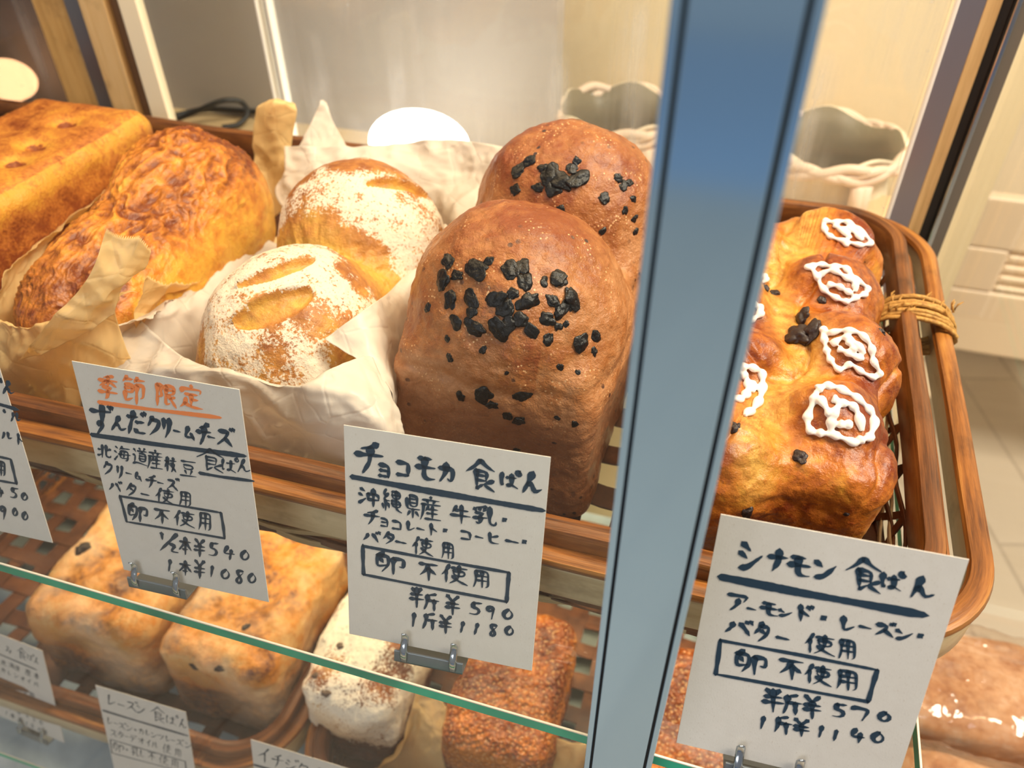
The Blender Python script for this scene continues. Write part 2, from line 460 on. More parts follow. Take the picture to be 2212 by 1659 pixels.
mm = MB(); mm.box((-1.2, Yb+.014, -.02), (-.775, Yb+.018, .62)); mm.build('brown_pane', glassmat('smoked_glass', (.45, .33, .24), 1.4, .3), bf)
bar('white_bead', .1285, .1315, Yb-.004, Yb+.004, simple('white_bead_mat', (.95, .88, .80), .35))
bar('steel_channel', .1315, .1500, Yb, Yb+.02, simple('brushed_channel', (.42, .38, .42), .32, .85))
bar('wood_stile', .1500, .1610, Yb, Yb+.024, wood_l)
bar('dark_channel', .1610, .1690, Yb+.004, Yb+.024, simple('black_channel', (.02, .014, .010), .4))
bar('steel_channel', .1690, .1730, Yb-.006, Yb+.02, M['steel'])
bar('dark_channel', .1730, .1830, Yb, Yb+.02, simple('taupe_channel', (.16, .13, .10), .4))
mm = MB(); mm.box((-.628, Yb+.006, -.03), (-.4935, Yb+.010, .62)); mm.build('glass_pane', M['glass'], bf)
mm = MB(); mm.box((-.490, Yb+.014, -.03), (.1285, Yb+.018, .62)); mm.build('sliding_pane', M['door_glass'], bf)
for xx in (-.4925, -.4805): bar('pane_edge', xx, xx+.0030, Yb+.006, Yb+.018, simple('bright_edge', (.95, .93, .85), .3), -.03)
# ------------------------------------------------------------------ rattan baskets
def rrect(x0, x1, y0, y1, r, z, n=16, step=.02):
    pts = []
    for (cx, cy, a0) in ((x1-r, y0+r, -90), (x1-r, y1-r, 0), (x0+r, y1-r, 90), (x0+r, y0+r, 180)):
        for k in range(n+1):
            a = radians(a0+90*k/n); pts.append(Vector((cx+r*cos(a), cy+r*sin(a), z)))
    out = []
    for i, p in enumerate(pts):
        q = pts[(i+1) % len(pts)]; d = (q-p).length; k = max(1, int(d/step))
        for j in range(k): out.append(p.lerp(q, j/k))
    return out
def wob(pts, a, sc=9, seed=0):
    P = np.array([list(p) for p in pts])*sc+seed; n1 = noise(P); n2 = noise(P+31.7)
    return [p+Vector((n2[i]*a*.5, n2[i]*a, n1[i]*a)) for i, p in enumerate(pts)]
def basket(x0, x1, y0, y1, zb, rimz, label, group=None, two=True, hole=.017, pitch_=.035, seed=1, gap=.026):
    g = empty('rattan_basket', ((x0+x1)/2, (y0+y1)/2, zb)); tag(g, label, 'basket', group)
    r = .062; ins = .020
    # outer rim: pale outside band with honey cane cap
    P = wob(rrect(x0, x1, y0, y1, r, zb+rimz-.020), .0016, 7, seed)
    mm = MB(); mm.band(P, .007, .024, True); autosmooth(mm.build('outer_band', M['cane_pale'], g))
    P = wob(rrect(x0+.001, x1-.001, y0+.001, y1-.001, r, zb+rimz-.005), .0016, 7, seed)
    mm = MB(); mm.band(P, .0125, .0075, True, bev=.48); autosmooth(mm.build('outer_rim', M['cane'], g))
    # inner rim, set in from the sides
    a = .0115
    P = wob(rrect(x0+gap, x1-gap, y0+a, y1-a, r-.015, zb+rimz-.005), .002, 8, seed+5)
    mm = MB(); mm.band(P, .0125, .028, True, bev=.4); autosmooth(mm.build('inner_rim', M['cane_inner'], g))
    P = wob(rrect(x0+gap-.010, x1-gap+.010, y0+a-.003, y1-a+.003, r-.01, zb+rimz-.017), .002, 8, seed+9)
    mm = MB(); mm.band(P, .007, .018, True, bev=.4); autosmooth(mm.build('middle_rim', M['cane_dark'], g))
    # woven base
    bx0, bx1, by0, by1 = x0+gap+.012, x1-gap-.012, y0+ins, y1-ins
    mm = MB(); sw = pitch_-hole; th = .0016
    nx = int((bx1-bx0)/pitch_); ny = int((by1-by0)/pitch_)
    rr = random.Random(seed)
    def strip(pts, w_, t_, side):
        vs = []
        for p in pts:
            for (u, v) in ((-1,-1),(1,-1),(1,1),(-1,1)): vs.append(p+side*(u*w_/2)+Vector((0,0,v*t_/2)))
        fs = []
        for i in range(len(pts)-1):
            for k in range(4): fs.append((i*4+k, i*4+(k+1)%4, (i+1)*4+(k+1)%4, (i+1)*4+k))
        fs += [(0,1,2,3), tuple(4*(len(pts)-1)+k for k in (3,2,1,0))]
        mm.add(vs, fs)
    for i in range(nx+1):
        x = bx0+(bx1-bx0)*i/nx; pts = []
        for j in range(ny*4+1):
            y = by0+(by1-by0)*j/(ny*4); pts.append(Vector((x+rr.uniform(-.0005,.0005), y, zb+.005+.0012*cos(pi*(j/4+i)))))
        strip(pts, sw*rr.uniform(.85, 1.1), th, Vector((1,0,0)))
    for j in range(ny+1):
        y = by0+(by1-by0)*j/ny; pts = []
        for i in range(nx*4+1):
            x = bx0+(bx1-bx0)*i/(nx*4); pts.append(Vector((x, y+rr.uniform(-.0005,.0005), zb+.005-.0012*cos(pi*(i/4+j)))))
        strip(pts, sw*rr.uniform(.85, 1.1), th, Vector((0,1,0)))
    mm.build('woven_base', M['splint'], g)
    # woven sides: slanting stakes crossing, and long weavers
    mm = MB()
    lo = rrect(x0+gap+.011, x1-gap-.011, y0+.017, y1-.017, r-.015, zb+.004, step=.0125)
    hi = rrect(x0+gap-.003, x1-gap+.003, y0+.008, y1-.008, r-.01, zb+rimz-.016, step=.0125)
    n = len(lo); mhi = len(hi)
    for i in range(0, n, 3):
        for sgn in (-1, 1):
            q = hi[int((i/n)*mhi+sgn*2.2) % mhi]
            p = lo[i]; tdir = (lo[(i+1) % n]-p).normalized(); nrm = tdir.cross(Vector((0,0,1)))
            pts = [p.lerp(q, k/4)+nrm*(.0012*sgn*cos(k*1.6)) for k in range(5)]
            vs = []
            for pp in pts:
                for (u, v) in ((-1,-1),(1,-1),(1,1),(-1,1)): vs.append(pp+tdir*(u*.0030)+nrm*(v*.0006))
            fs = [(a_*4+k, a_*4+(k+1)%4, (a_+1)*4+(k+1)%4, (a_+1)*4+k) for a_ in range(4) for k in range(4)]
            mm.add(vs, fs)
    mm.build('side_stakes', M['splint'], g)
    mm = MB(); mp = MB()
    for k, zz in enumerate((.003, .007, .012, .019, .026, .033)):
        if zz > rimz-.025: break
        fz = zz/rimz; o_ = gap+.010-.012*fz
        base = rrect(x0+o_, x1-o_, y0+.014-.012*fz, y1-.014+.012*fz, r-.006, zb+zz, step=.010)
        ph = rr.uniform(0, 6)
        pts = []
        s_ = 0
        for i, p in enumerate(base):
            q = base[(i+1) % len(base)]; s_ += (q-p).length
            nrm = (q-p).normalized().cross(Vector((0,0,1))) if (q-p).length > 1e-6 else Vector((0,-1,0))
            pts.append(p+nrm*(.0016*sin(s_*85+k*pi))+Vector((0,0,.0042*sin(s_*17+ph))))
        (mm if k % 2 else mp).band(pts, .0016, .0042 if k > 1 else .006, True)
    mm.build('side_weavers', M['splint'], g); mp.build('pale_weavers', M['cane_pale'] if rimz > .06 else M['cane'], g)
    return g
bk = basket(-.86, .1515, .2520, .6760, 0, .064, 'large honey rattan basket on the upper shelf, holding all the big loaves', seed=2)
# raffia binding tied around the two side rims
mm = MB()
rb = random.Random(5); b0 = at(1985, 682, z=.066)
for k in range(11):
    yy = b0.y-.009+.0018*k; ph = rb.uniform(0, 6); pts = []
    for i in range(22):
        a_ = 2*pi*i/22; pts.append(Vector((.132+.0275*cos(a_)+rb.uniform(-.0011,.0011), yy+.003*sin(a_+ph)*.6+rb.uniform(-.0005,.0005), .056+.0165*sin(a_)+.0035*max(0, sin(a_))*sin(ph))))
    mm.tube(pts, .0017, 6, True)
for k in range(26):
    p = Vector((rb.uniform(.112, .158), b0.y+rb.uniform(-.008, .012), .070)); d = Vector((rb.uniform(-.4,.5), rb.uniform(-.2,1), rb.uniform(.3,1))).normalized()
    mm.tube([p, p+d*.005, p+d*.009+Vector((.002,0,-.001))], [.0009, .0007, .0003], 5)
mm.build('rim_binding', M['raffia'], bk, True)

basket(-.80, -.300, .236, .600, -.38, .058, 'smaller rattan basket on the lower shelf, left, with the raisin loaves', 'lower shelf baskets', seed=11, gap=.012)
basket(-.286, .150, .236, .600, -.38, .058, 'smaller rattan basket on the lower shelf, right, with the floured and sugared loaves', 'lower shelf baskets', seed=23, gap=.012)

# ------------------------------------------------------------------ breads
def place(me, name, mat, loc, rz, label, cat='bread', group=None):
    o = obj(name, me, mat); o.location = loc; o.rotation_euler = (0, 0, rz); tag(o, label, cat, group); return o
def bvh(o):
    Mx = Matrix.Translation(o.location) @ Matrix.Rotation(o.rotation_euler.z, 4, 'Z')
    return BVHTree.FromPolygons([Mx @ v.co for v in o.data.vertices], [tuple(p.vertices) for p in o.data.polygons])
def hit(tree, px, py):
    r = ray(px, py).normalized(); h = tree.ray_cast(CAM, r)
    return (h[0], h[1]) if h[0] is not None else (None, None)

# --- chocolate mocha loaf
def sdf_choc(p):
    b = sd_box(p, (0, 0, .056), (.0605, .112, .056), .013)
    d1 = sd_ell(p, (.001, -.054, .106), (.0665, .0640, .070))
    d2 = sd_ell(p, (.003, .056, .108), (.0670, .0600, .076))
    return smin(b, np.minimum(d1, d2), .018)
def disp_choc(P, N):
    d = fbm(P*28, 4)*.0022+fbm(P*9+5, 2)*.0026+fbm(P*140, 3)*.0003
    seam = np.exp(-((P[:,2]-.103-.006*noise(P*14))/.0055)**2)*(np.abs(N[:,2]) < .75)
    d = d-seam*.0022
    top = sstep(.10, .175, P[:,2])*.75+.25*sstep(-.3, .6, noise(P*16))+.45*np.exp(-((P[:,2]-.118)/.02)**2)*(P[:,0] < .03)
    top = top*.8+.15
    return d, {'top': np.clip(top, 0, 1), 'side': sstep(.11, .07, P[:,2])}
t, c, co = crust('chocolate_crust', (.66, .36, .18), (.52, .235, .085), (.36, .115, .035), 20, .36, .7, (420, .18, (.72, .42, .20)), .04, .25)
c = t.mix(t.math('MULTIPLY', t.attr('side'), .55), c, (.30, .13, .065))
v = t.n('ShaderNodeTexVoronoi', i_Scale=120., i_Randomness=1.); t.l(co, v.inputs['Vector'])
sp = t.math('MULTIPLY', t.ramp(v.outputs['Distance'], [(.13, 1.), (.20, 0.)]), t.ramp(t.noise(24, 2, .5, co), [(.52, 0.), (.60, 1.)]))
c = t.mix(sp, c, (.045, .018, .014)); t.l(c, t.b.inputs['Base Color'])
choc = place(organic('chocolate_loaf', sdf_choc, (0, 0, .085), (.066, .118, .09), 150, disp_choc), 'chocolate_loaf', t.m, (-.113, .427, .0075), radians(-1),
             'tall two-domed brown chocolate loaf with charred black chocolate chunks, behind its price card')
TB = bvh(choc)
M['choc'] = simple('burnt_chocolate', (.004, .003, .003), .32, bumpsc=260, bstr=1.0, spec=.35)
def blob(parent, tree, name, px, py, rpx, mat, seed, thick=.28, elong=1.3):
    p, nrm = hit(tree, px, py)
    if p is None: return
    dist = (p-CAM).dot(fw); r = rpx/FPX*dist
    vd = (p-CAM).normalized(); fore = max(.35, abs(vd.dot(nrm)))
    rr = random.Random(seed)
    bm = bmesh.new(); bmesh.ops.create_icosphere(bm, subdivisions=4, radius=1)
    V = np.array([v.co[:] for v in bm.verts]); nz = fbm(V*1.0+seed*3.1, 2)
    a = rr.uniform(0, pi); e1 = rr.uniform(1, elong)
    zq = nrm.to_track_quat('Z', 'Y').to_matrix()
    par = Matrix.Translation(parent.location) @ Matrix.Rotation(parent.rotation_euler.z, 4, 'Z'); inv = par.inverted()
    for v, k in zip(bm.verts, nz):
        q = v.co*(1+.45*k); q = Vector((q.x*e1, q.y/e1, q.z*thick))
        q = Vector((q.x*cos(a)-q.y*sin(a), q.x*sin(a)+q.y*cos(a), q.z))*r
        v.co = inv @ (p+zq @ q)
    me = bpy.data.meshes.new(name); bm.to_mesh(me); bm.free()
    return obj(name, me, mat, parent)
ch = [(675,190,40),(730,280,35),(860,240,60),(930,190,30),(640,310,50),(690,440,45),(820,430,45),(830,510,35),(985,430,50),(1040,490,45),(1080,250,50),(1150,220,40),(1170,320,45),(1090,400,30),(1190,450,50),(1380,300,50),(1290,320,30),(1470,430,50),(1400,500,45),(1340,440,35),(1310,560,40),(1470,490,15),(720,575,42),(840,610,50),(1000,630,55),(1060,600,45),(1140,560,40),(1210,640,40),(1380,610,22),(1430,590,18),(670,685,20),(1320,690,30),(1530,710,45),(1620,670,30),(1610,770,22),(685,805,22),(900,760,20),(1390,870,20),(1505,900,14),(1050,905,12),(755,1055,30),(900,1050,45),(960,1110,30),(1150,1050,40),(1060,1180,30),(1130,1210,35),(1375,1195,15),(1485,1230,20),(545,485,25),(1110,1400,20)]
for i, (a, b, r) in enumerate(ch): blob(choc, TB, 'chocolate_chunk', 740+a/2.962, 500+b/2.962, r/2.962*1.22, M['choc'], i, .32, 1.25)
ch2 = [(120,1035,40),(60,1090,40),(220,1080,30),(260,1130,60),(330,1160,55),(430,1150,55),(280,1200,50),(400,1080,30),(430,1035,25),(180,1200,30),(40,1210,35),(700,1140,25),(730,1190,25),(770,1170,22),(610,1270,30),(790,1270,18),(740,1350,20),(800,1400,22),(810,1480,18),(330,1340,26),(600,1480,20)]
for i, (a, b, r) in enumerate(ch2): blob(choc, TB, 'chocolate_chunk', 1100+a/2.962, b/2.962, r/2.962*1.2, M['choc'], 80+i, .32, 1.25)

# --- cinnamon loaf
def sdf_cin(p):
    d = sd_box(p, (0, 0, .050), (.057, .132, .050), .020)
    q = p.copy(); q[:,0] += .006*np.sin(p[:,1]*55)
    for k in range(4):
        yy = -.100+k*.066
        for sx in (-1, 1):
            c = (sx*.030, yy+sx*.014, .076)
            qq = q-np.array(c); a = sx*.55
            r_ = np.stack([qq[:,0]*cos(a)-qq[:,1]*sin(a), qq[:,0]*sin(a)+qq[:,1]*cos(a), qq[:,2]], 1)
            d = smin(d, sd_ell(r_, (0,0,0), (.036, .033, .041)), .007)
    return d
def disp_cin(P, N):
    d = fbm(P*26, 4)*.0028+fbm(P*90, 3)*.0006
    tw = np.abs(noise(P*np.array([22, 17, 14])+3)); crease = np.exp(-(tw/.07)**2)*sstep(.06, .10, P[:,2])
    tear = sstep(.15, .5, noise(P*np.array([30, 30, 30])+40))
    mid = np.exp(-((P[:,0]+.012*np.sin(P[:,1]*40))/.012)**2)*sstep(.07, .10, P[:,2])
    d = d-crease*.0035-mid*.003+ridged(P*90, 3)*.0008*(mid+crease)
    hgt = sstep(.085, .118, P[:,2])
    top = .42+.5*hgt+.55*noise(P*17+2)-.55*mid-.25*crease
    top = top*1.25+.5*sstep(.05, .02, P[:,2])
    return d, {'top': np.clip(top, 0, 1), 'torn': np.clip(mid+crease*.7*tear, 0, 1)}
t, c, co = crust('cinnamon_crust', (.78, .42, .075), (.62, .235, .038), (.30, .070, .014), 24, .33, .5, None, .08, .35)
c = t.mix(t.math('MULTIPLY', t.attr('torn'), .8), c, t.ramp(t.noise(160, 4, .7, co), [(.35, (.34, .12, .02)), (.65, (.66, .38, .09))])); t.l(c, t.b.inputs['Base Color'])
cin = place(organic('cinnamon_loaf', sdf_cin, (0, 0, .06), (.06, .135, .058), 150, disp_cin), 'cinnamon_loaf', t.m, (.0385, .432, .0075), radians(1.0),
            'golden twisted cinnamon loaf with raisins and white icing loops, right of the steel post')
TC = bvh(cin)
M['raisin'] = simple('raisin_skin', (.022, .011, .010), .45, bumpsc=240, bstr=1.0)
o7 = (1472, 500)
for i, (a, b, r) in enumerate([(780,565,80),(745,665,84),(838,640,72),(540,370,34),(600,395,34),(335,1260,40),(760,1445,50),(420,1795,42),(1055,1810,16),(900,440,26),(1285,640,22)]):
    blob(cin, TC, 'raisin', o7[0]+a/2.962, o7[1]+b/2.962, r/2.962, M['raisin'], 200+i, .55, 1.25)
ti = NT('sugar_icing'); ti.set(Roughness=.3); ti.b.inputs['Base Color'].default_value = (.82, .75, .70, 1); ti.b.inputs['Subsurface Weight'].default_value = .3; ti.b.inputs['Subsurface Radius'].default_value = (.003, .002, .0015); M['icing'] = ti.m
def icing(strokes, org, rpx=14):
    rpx *= 1.35
    bm_ = MB(); par = Matrix.Translation(cin.location) @ Matrix.Rotation(cin.rotation_euler.z, 4, 'Z'); inv = par.inverted(); rr = random.Random(len(strokes[0]))
    for st in strokes:
        pts = []; rad = []
        n = len(st)
        def cr(i, tt):
            p0, p1, p2, p3 = [np.array(st[max(0, min(n-1, i+k))], float) for k in (-1, 0, 1, 2)]
            return .5*((2*p1)+(-p0+p2)*tt+(2*p0-5*p1+4*p2-p3)*tt*tt+(-p0+3*p1-3*p2+p3)*tt**3)
        for i in range(n-1):
            for k in range(6):
                q = cr(i, k/6.); p, nr = hit(TC, org[0]+q[0]/2.962, org[1]+q[1]/2.962)
                if p is None: continue
                if pts and (p-pts[-1]).length > .02: continue
                dd = (p-CAM).dot(fw); rad.append(rpx/2.962/FPX*dd*(1+.35*sin(len(pts)*.9+i))); pts.append(p+nr*.0008)
        pts = [pts[max(0,i-1)].lerp(pts[i], .5).lerp(pts[min(len(pts)-1,i+1)], .33) for i in range(len(pts))]
        if len(pts) > 2: bm_.tube([inv @ p for p in pts], rad, 10, False, .75)
    if bm_.v:
        o = obj('icing_loop', bm_.mesh('icing_loop'), M['icing'], cin)
        rm = o.modifiers.new('melt', 'REMESH'); rm.mode = 'VOXEL'; rm.voxel_size = .0006; rm.use_smooth_shade = True
        sm = o.modifiers.new('soft', 'SMOOTH'); sm.iterations = 4
icing([[(870,1020),(920,995),(1000,1010),(1100,1060),(1180,1130),(1225,1200),(1200,1310),(1150,1330),(1100,1350),(1000,1310),(900,1290),(830,1280),(810,1200),(850,1080),(870,1020)],
       [(880,1060),(940,1150),(960,1200),(950,1290)], [(960,1190),(1010,1110),(1080,1110),(1130,1180),(1150,1300)], [(960,1070),(1010,1090)], [(1000,1225),(1050,1245),(1080,1200)], [(1100,1340),(1100,1385)]], o7, 21)
icing([[(830,230),(880,215),(960,230),(1040,235),(1100,300),(1180,360),(1170,400),(1120,420),(1060,450),(1000,430),(920,380),(870,300),(830,230)],
       [(880,290),(960,250),(1040,290),(1100,330),(1110,400)], [(930,340),(1000,350),(1050,380),(1100,400)], [(800,225),(840,250)]], o7, 16)
icing([[(900,620),(950,650),(1050,635),(1150,660),(1210,740),(1220,820),(1262,900),(1230,935),(1150,900),(1080,850),(1010,890),(960,830),(935,770),(920,700),(900,620)],
       [(1000,750),(1050,770),(1110,800),(1180,820)], [(960,730),(1040,680),(1120,720),(1180,800)], [(1060,700),(1100,740),(1090,780)]], o7, 17)
icing([[(905,1410),(970,1425),(1050,1420),(1120,1460),(1210,1550),(1150,1570),(1060,1550),(960,1520),(920,1480),(905,1410)],
       [(1000,1480),(1060,1460),(1120,1500),(1170,1550)], [(980,1440),(1020,1470),(1100,1540)], [(1050,1550),(1060,1590)]], (1472, 0), 14)
icing([[(330,900),(370,868),(440,868),(500,900),(515,980),(500,1080),(440,1150),(395,1190)], [(300,1060),(350,1080),(400,1060),(425,1000),(405,930),(370,905)], [(440,960),(455,1050)], [(500,1020),(535,1010)]], o7, 20)
icing([[(380,500),(440,465),(490,480),(508,520),(460,560),(380,580)], [(400,520),(450,520)]], o7, 18)
icing([[(480,270),(520,285),(545,305),(500,330)], [(480,290),(520,300)]], o7, 14)

# --- green soybean loaf, floured
def sdf_gr(p):
    b = sd_box(p, (0, 0, .04), (.050, .115, .04), .03)
    d1 = sd_ell(p, (0, -.056, .060), (.058, .066, .062)); d2 = sd_ell(p, (.002, .060, .064), (.063, .060, .066))
    return smin(b, smin(d1, d2, .006), .02)
GLOC, GROT = Vector((-.262, .412, .012)), radians(5)
_g = bpy.data.objects.new('probe', organic('probe', sdf_gr, (0, 0, .055), (.06, .12, .06), 40)); _g.location = GLOC; _g.rotation_euler = (0, 0, GROT)
_t = bvh(_g); bpy.data.objects.remove(_g)
_inv = (Matrix.Translation(GLOC) @ Matrix.Rotation(GROT, 4, 'Z')).inverted()
SL = []
for pa, pb, pc, wd in (((514, 622), (600, 588), (680, 564), .0055), ((507, 716), (598, 676), (678, 640), .0095), ((800, 402), (868, 404), (930, 438), .0045)):
    q = [hit(_t, *p) for p in (pa, pb, pc)]; pts_ = [np.array((_inv @ h[0])[:]) for h in q]; nn = np.array((_inv.to_3x3() @ q[1][1])[:])
    ux = pts_[2]-pts_[0]; L = np.linalg.norm(ux)/2; ux /= 2*L; vx = np.cross(nn, ux); vx /= np.linalg.norm(vx)
    mid = (pts_[0]+pts_[2])/2; SL.append((mid, ux, vx, L, wd, float((pts_[1]-mid) @ vx)))
def disp_gr(P, N):
    d = fbm(P*24, 4)*.0016+fbm(P*120, 3)*.0004
    slash = np.zeros(len(P)); lip = np.zeros(len(P))
    for (mid, ux, vx, L, wd, bow) in SL:
        r_ = P-mid; x = r_ @ ux; y = r_ @ vx-bow*np.clip(1-(x/L)**2, -1, 1)
        ins = (np.abs(x) < L)*(np.linalg.norm(r_, axis=1) < L*1.3)
        wloc = wd*np.sqrt(np.clip(1-(x/L)**2, 0, 1))+1e-5
        s = ins*np.clip(1-(np.abs(y)/wloc)**4, 0, 1); slash = np.maximum(slash, s)
        lip = np.maximum(lip, ins*np.exp(-((y-wloc)/.0022)**2))
    seam = np.exp(-((P[:,1]-.004+.012*P[:,0]/.06)/.013)**2)*sstep(.05, .08, P[:,2])
    d = d-slash*.0040+lip*.0028+seam*(ridged(P*70, 4)-.3)*.003
    fl = .62+.9*fbm(P*22+7, 3)+.25*noise(P*70)
    fl = (fl+.12)*sstep(.012, .035, P[:,2])*(1-slash)*(1-np.clip(seam*1.3, 0, 1))
    top = .35+.5*sstep(.06, .12, P[:,2])-.5*slash-.45*seam
    return d, {'top': np.clip(top, 0, 1), 'flour': np.clip(fl, 0, 1), 'seam': np.clip(seam, 0, 1)}
def floury(name, args, amt=1.0, fc=(.80, .70, .56)):
    t, c, co = crust(name, *args)
    g = t.noise(520, 3, .7, co); g2 = t.noise(75, 4, .65, co)
    k = t.math('ADD', t.math('MULTIPLY', t.attr('flour'), .45*amt), t.math('ADD', t.math('MULTIPLY', g, .9), t.math('MULTIPLY', g2, .6)))
    k = t.ramp(t.math('MULTIPLY', k, .8), [(.84, 0.), (.93, 1.)])
    k2 = t.math('MULTIPLY', k, t.ramp(t.attr('flour'), [(.05, 0.), (.2, 1.)]))
    c = t.mix(t.math('MULTIPLY', k2, .85), c, fc); t.l(c, t.b.inputs['Base Color'])
    r = t.math('ADD', .4, t.math('MULTIPLY', k2, .45)); t.l(r, t.b.inputs['Roughness'])
    return t, c, co
t, c, co = floury('floured_crust', ((.82, .50, .13), (.66, .33, .10), (.42, .17, .055), 20, .45, .6, None, .06, .05), 1.0)
c = t.mix(t.math('MULTIPLY', t.attr('seam'), t.ramp(t.noise(35, 3, .6, co), [(.45, 0.), (.7, .7)])), c, (.42, .36, .06)); t.l(c, t.b.inputs['Base Color'])
gr = place(organic('soybean_cheese_loaf', sdf_gr, (0, 0, .055), (.06, .12, .06), 150, disp_gr), 'soybean_cheese_loaf', t.m, GLOC, GROT,
           'flour-dusted loaf with leaf-shaped slashes, wrapped in white paper, behind the card with orange writing')
# --- torn-top golden loaf
def sdf_ch(p):
    b = sd_box(p, (0, 0, .045), (.046, .120, .045), .034)
    d1 = sd_ell(p, (0, -.035, .056), (.053, .095, .054)); d2 = sd_ell(p, (0, .050, .068), (.055, .074, .062))
    return smin(b, smin(d1, d2, .02), .02)
def disp_ch(P, N):
    up = sstep(.055, .10, P[:,2]-.25*P[:,0])
    q = P*np.array([95, 50, 60]); rd = ridged(q+fbm(P*22, 2)[:,None]*1.0, 4)
    d = fbm(P*20, 3)*.0025+up*(rd-.45)*.0042
    crk = np.exp(-((P[:,0]-.014-.010*noise(P*np.array([5, 18, 5])+2))/.006)**2)*sstep(.06, .09, P[:,2])
    d = d-crk*.004
    top = .18+up*(.95-rd*.75)+.25*noise(P*12)+.45*sstep(.35, .9, np.abs(P[:,1])/.125)*up
    return d, {'top': np.clip(top, 0, 1)}
t, c, co = crust('golden_torn_crust', (.84, .50, .10), (.70, .30, .055), (.30, .09, .022), 22, .36, .6, None, .08, .25)
chl = place(organic('golden_loaf', sdf_ch, (0, 0, .055), (.055, .125, .06), 150, disp_ch), 'golden_loaf', t.m, (-.418, .430, .012), radians(5),
            'golden loaf with a rough torn browned top, wrapped in tan paper with a serrated edge')
# --- square loaf at the left
SQ = Vector((-.566, .440, .012))
DIMS = [(q.x-SQ.x, q.y-SQ.y) for q in (at(140, 262, z=.130), at(28, 345, z=.130), at(70, 308, z=.130))]
def sdf_sq(p): return sd_box(p, (0, 0, .059), (.062, .128, .059), .017)
def disp_sq(P, N):
    d = fbm(P*14, 3)*.0022
    edge = np.exp(-((P[:,2]-.110)/.012)**2)*(np.abs(N[:,2]) < .8)
    d = d+edge*(noise(P*np.array([90, 90, 20]))*.0016)
    dim = np.zeros(len(P))
    for (x, y) in DIMS:
        r = np.hypot((P[:,0]-x)/.011, (P[:,1]-y)/.009); dim = np.maximum(dim, np.exp(-r*r)*(P[:,2] > .105))
    d = d-dim*.008
    top = .55+.3*noise(P*20)-.5*edge-1.3*dim*(dim < .55)+.8*(dim >= .55)+.75*sstep(.100, .055, P[:,2])*(np.abs(N[:,2]) < .6)
    return d, {'top': np.clip(top, 0, 1)}
t, c, co = crust('square_loaf_crust', (.84, .47, .09), (.64, .27, .065), (.34, .10, .022), 60, .42, .5, None, .06, .15)
sq = place(organic('square_loaf', sdf_sq, (0, 0, .059), (.062, .128, .059), 130, disp_sq), 'square_loaf', t.m, tuple(SQ), 0,
           'flat-topped square loaf with small dimples, leftmost of the upper basket')

# --- lower shelf loaves
def low(name, kind, cx, cy, hw, hl, h, label, seed, rz=0):
    def sdf(p):
        b = sd_box(p, (0, 0, h*.5), (hw, hl, h*.5), .02)
        if kind == 'dome': b = smin(b, sd_ell(p, (0, 0, h*.7), (hw*1.08, hl*1.05, h*.42)), .02)
        return b
    def disp(P, N):
        d = fbm(P*20+seed, 4)*.0045+ridged(P*60+seed, 3)*.0012*(N[:,2] > .3)
        return d, {'top': np.clip(.12+.5*(sstep(.3, .8, N[:,2]))+.6*noise(P*26+seed)+1.1*sstep(h*.70, h*.45, P[:,2]), 0, 1), 'flour': np.clip((sstep(h*.3, h*.6, P[:,2]))*(1.0+.7*noise(P*22)), 0, 1)}
    if kind == 'dome': tt = floury('nut_flour_crust', ((.70, .45, .18), (.42, .17, .06), (.20, .07, .03), 20, .5, .8, None, .03, 0.), 1.12, (.90, .84, .72))[0]
    elif kind == 'sugar':
        tt, c, co = crust('sugar_crust', (.74, .30, .05), (.46, .15, .03), (.22, .055, .014), 30, .25, 1.0, None, .03, .6)
        v = tt.n('ShaderNodeTexVoronoi', i_Scale=260.); tt.l(co, v.inputs['Vector'])
        c = tt.mix(tt.math('MULTIPLY', tt.ramp(v.outputs['Distance'], [(.25, 1.), (.4, 0.)]), .35), c, (.75, .45, .20)); tt.l(c, tt.b.inputs['Base Color'])
        tt.bump(v.outputs['Distance'], 1.0, .003)
    else:
        tt, c, co = crust('raisin_crust', (.80, .52, .24), (.76, .36, .07), (.24, .085, .028), 26, .4, .5, None, .06, .2)
        pale = tt.math('MULTIPLY', tt.ramp(tt.noise(14, 3, .5, co), [(.45, 0.), (.62, 1.)]), .6)
        c = tt.mix(pale, c, (.78, .56, .36)); tt.l(c, tt.b.inputs['Base Color'])
    o = place(organic(name, sdf, (0, 0, h*.5), (hw, hl, h*.5), 80, disp), name, tt.m, (cx, cy, -.3745), rz, label, group={'raisin_loaf': 'raisin loaves on the lower shelf', 'sugar_loaf': 'sugar-crusted loaves on the lower shelf'}.get(name))
    tr = bvh(o); return o, tr
l1, t1 = low('raisin_loaf', 'box', -.527, .385, .070, .098, .112, 'pale golden raisin and nut loaf under the shelf edge, left of the other raisin loaf', 3, .03)
l2, t2 = low('raisin_loaf', 'box', -.382, .375, .060, .085, .112, 'raisin loaf with a blistered orange top, under the card with orange writing', 9, .0)
l3, t3 = low('nut_loaf', 'dome', -.253, .365, .046, .072, .105, 'nut loaf thickly dusted with white flour, on the lower shelf', 14, .02)
l4, t4 = low('sugar_loaf', 'sugar', -.117, .365, .048, .075, .105, 'sugar-crusted dark orange loaf in tan paper, left of the steel post on the lower shelf', 21, .03)
l5, t5 = low('sugar_loaf', 'sugar', .040, .360, .055, .080, .110, 'sugar-crusted brown loaf on the lower shelf, right of the steel post', 29, .0)
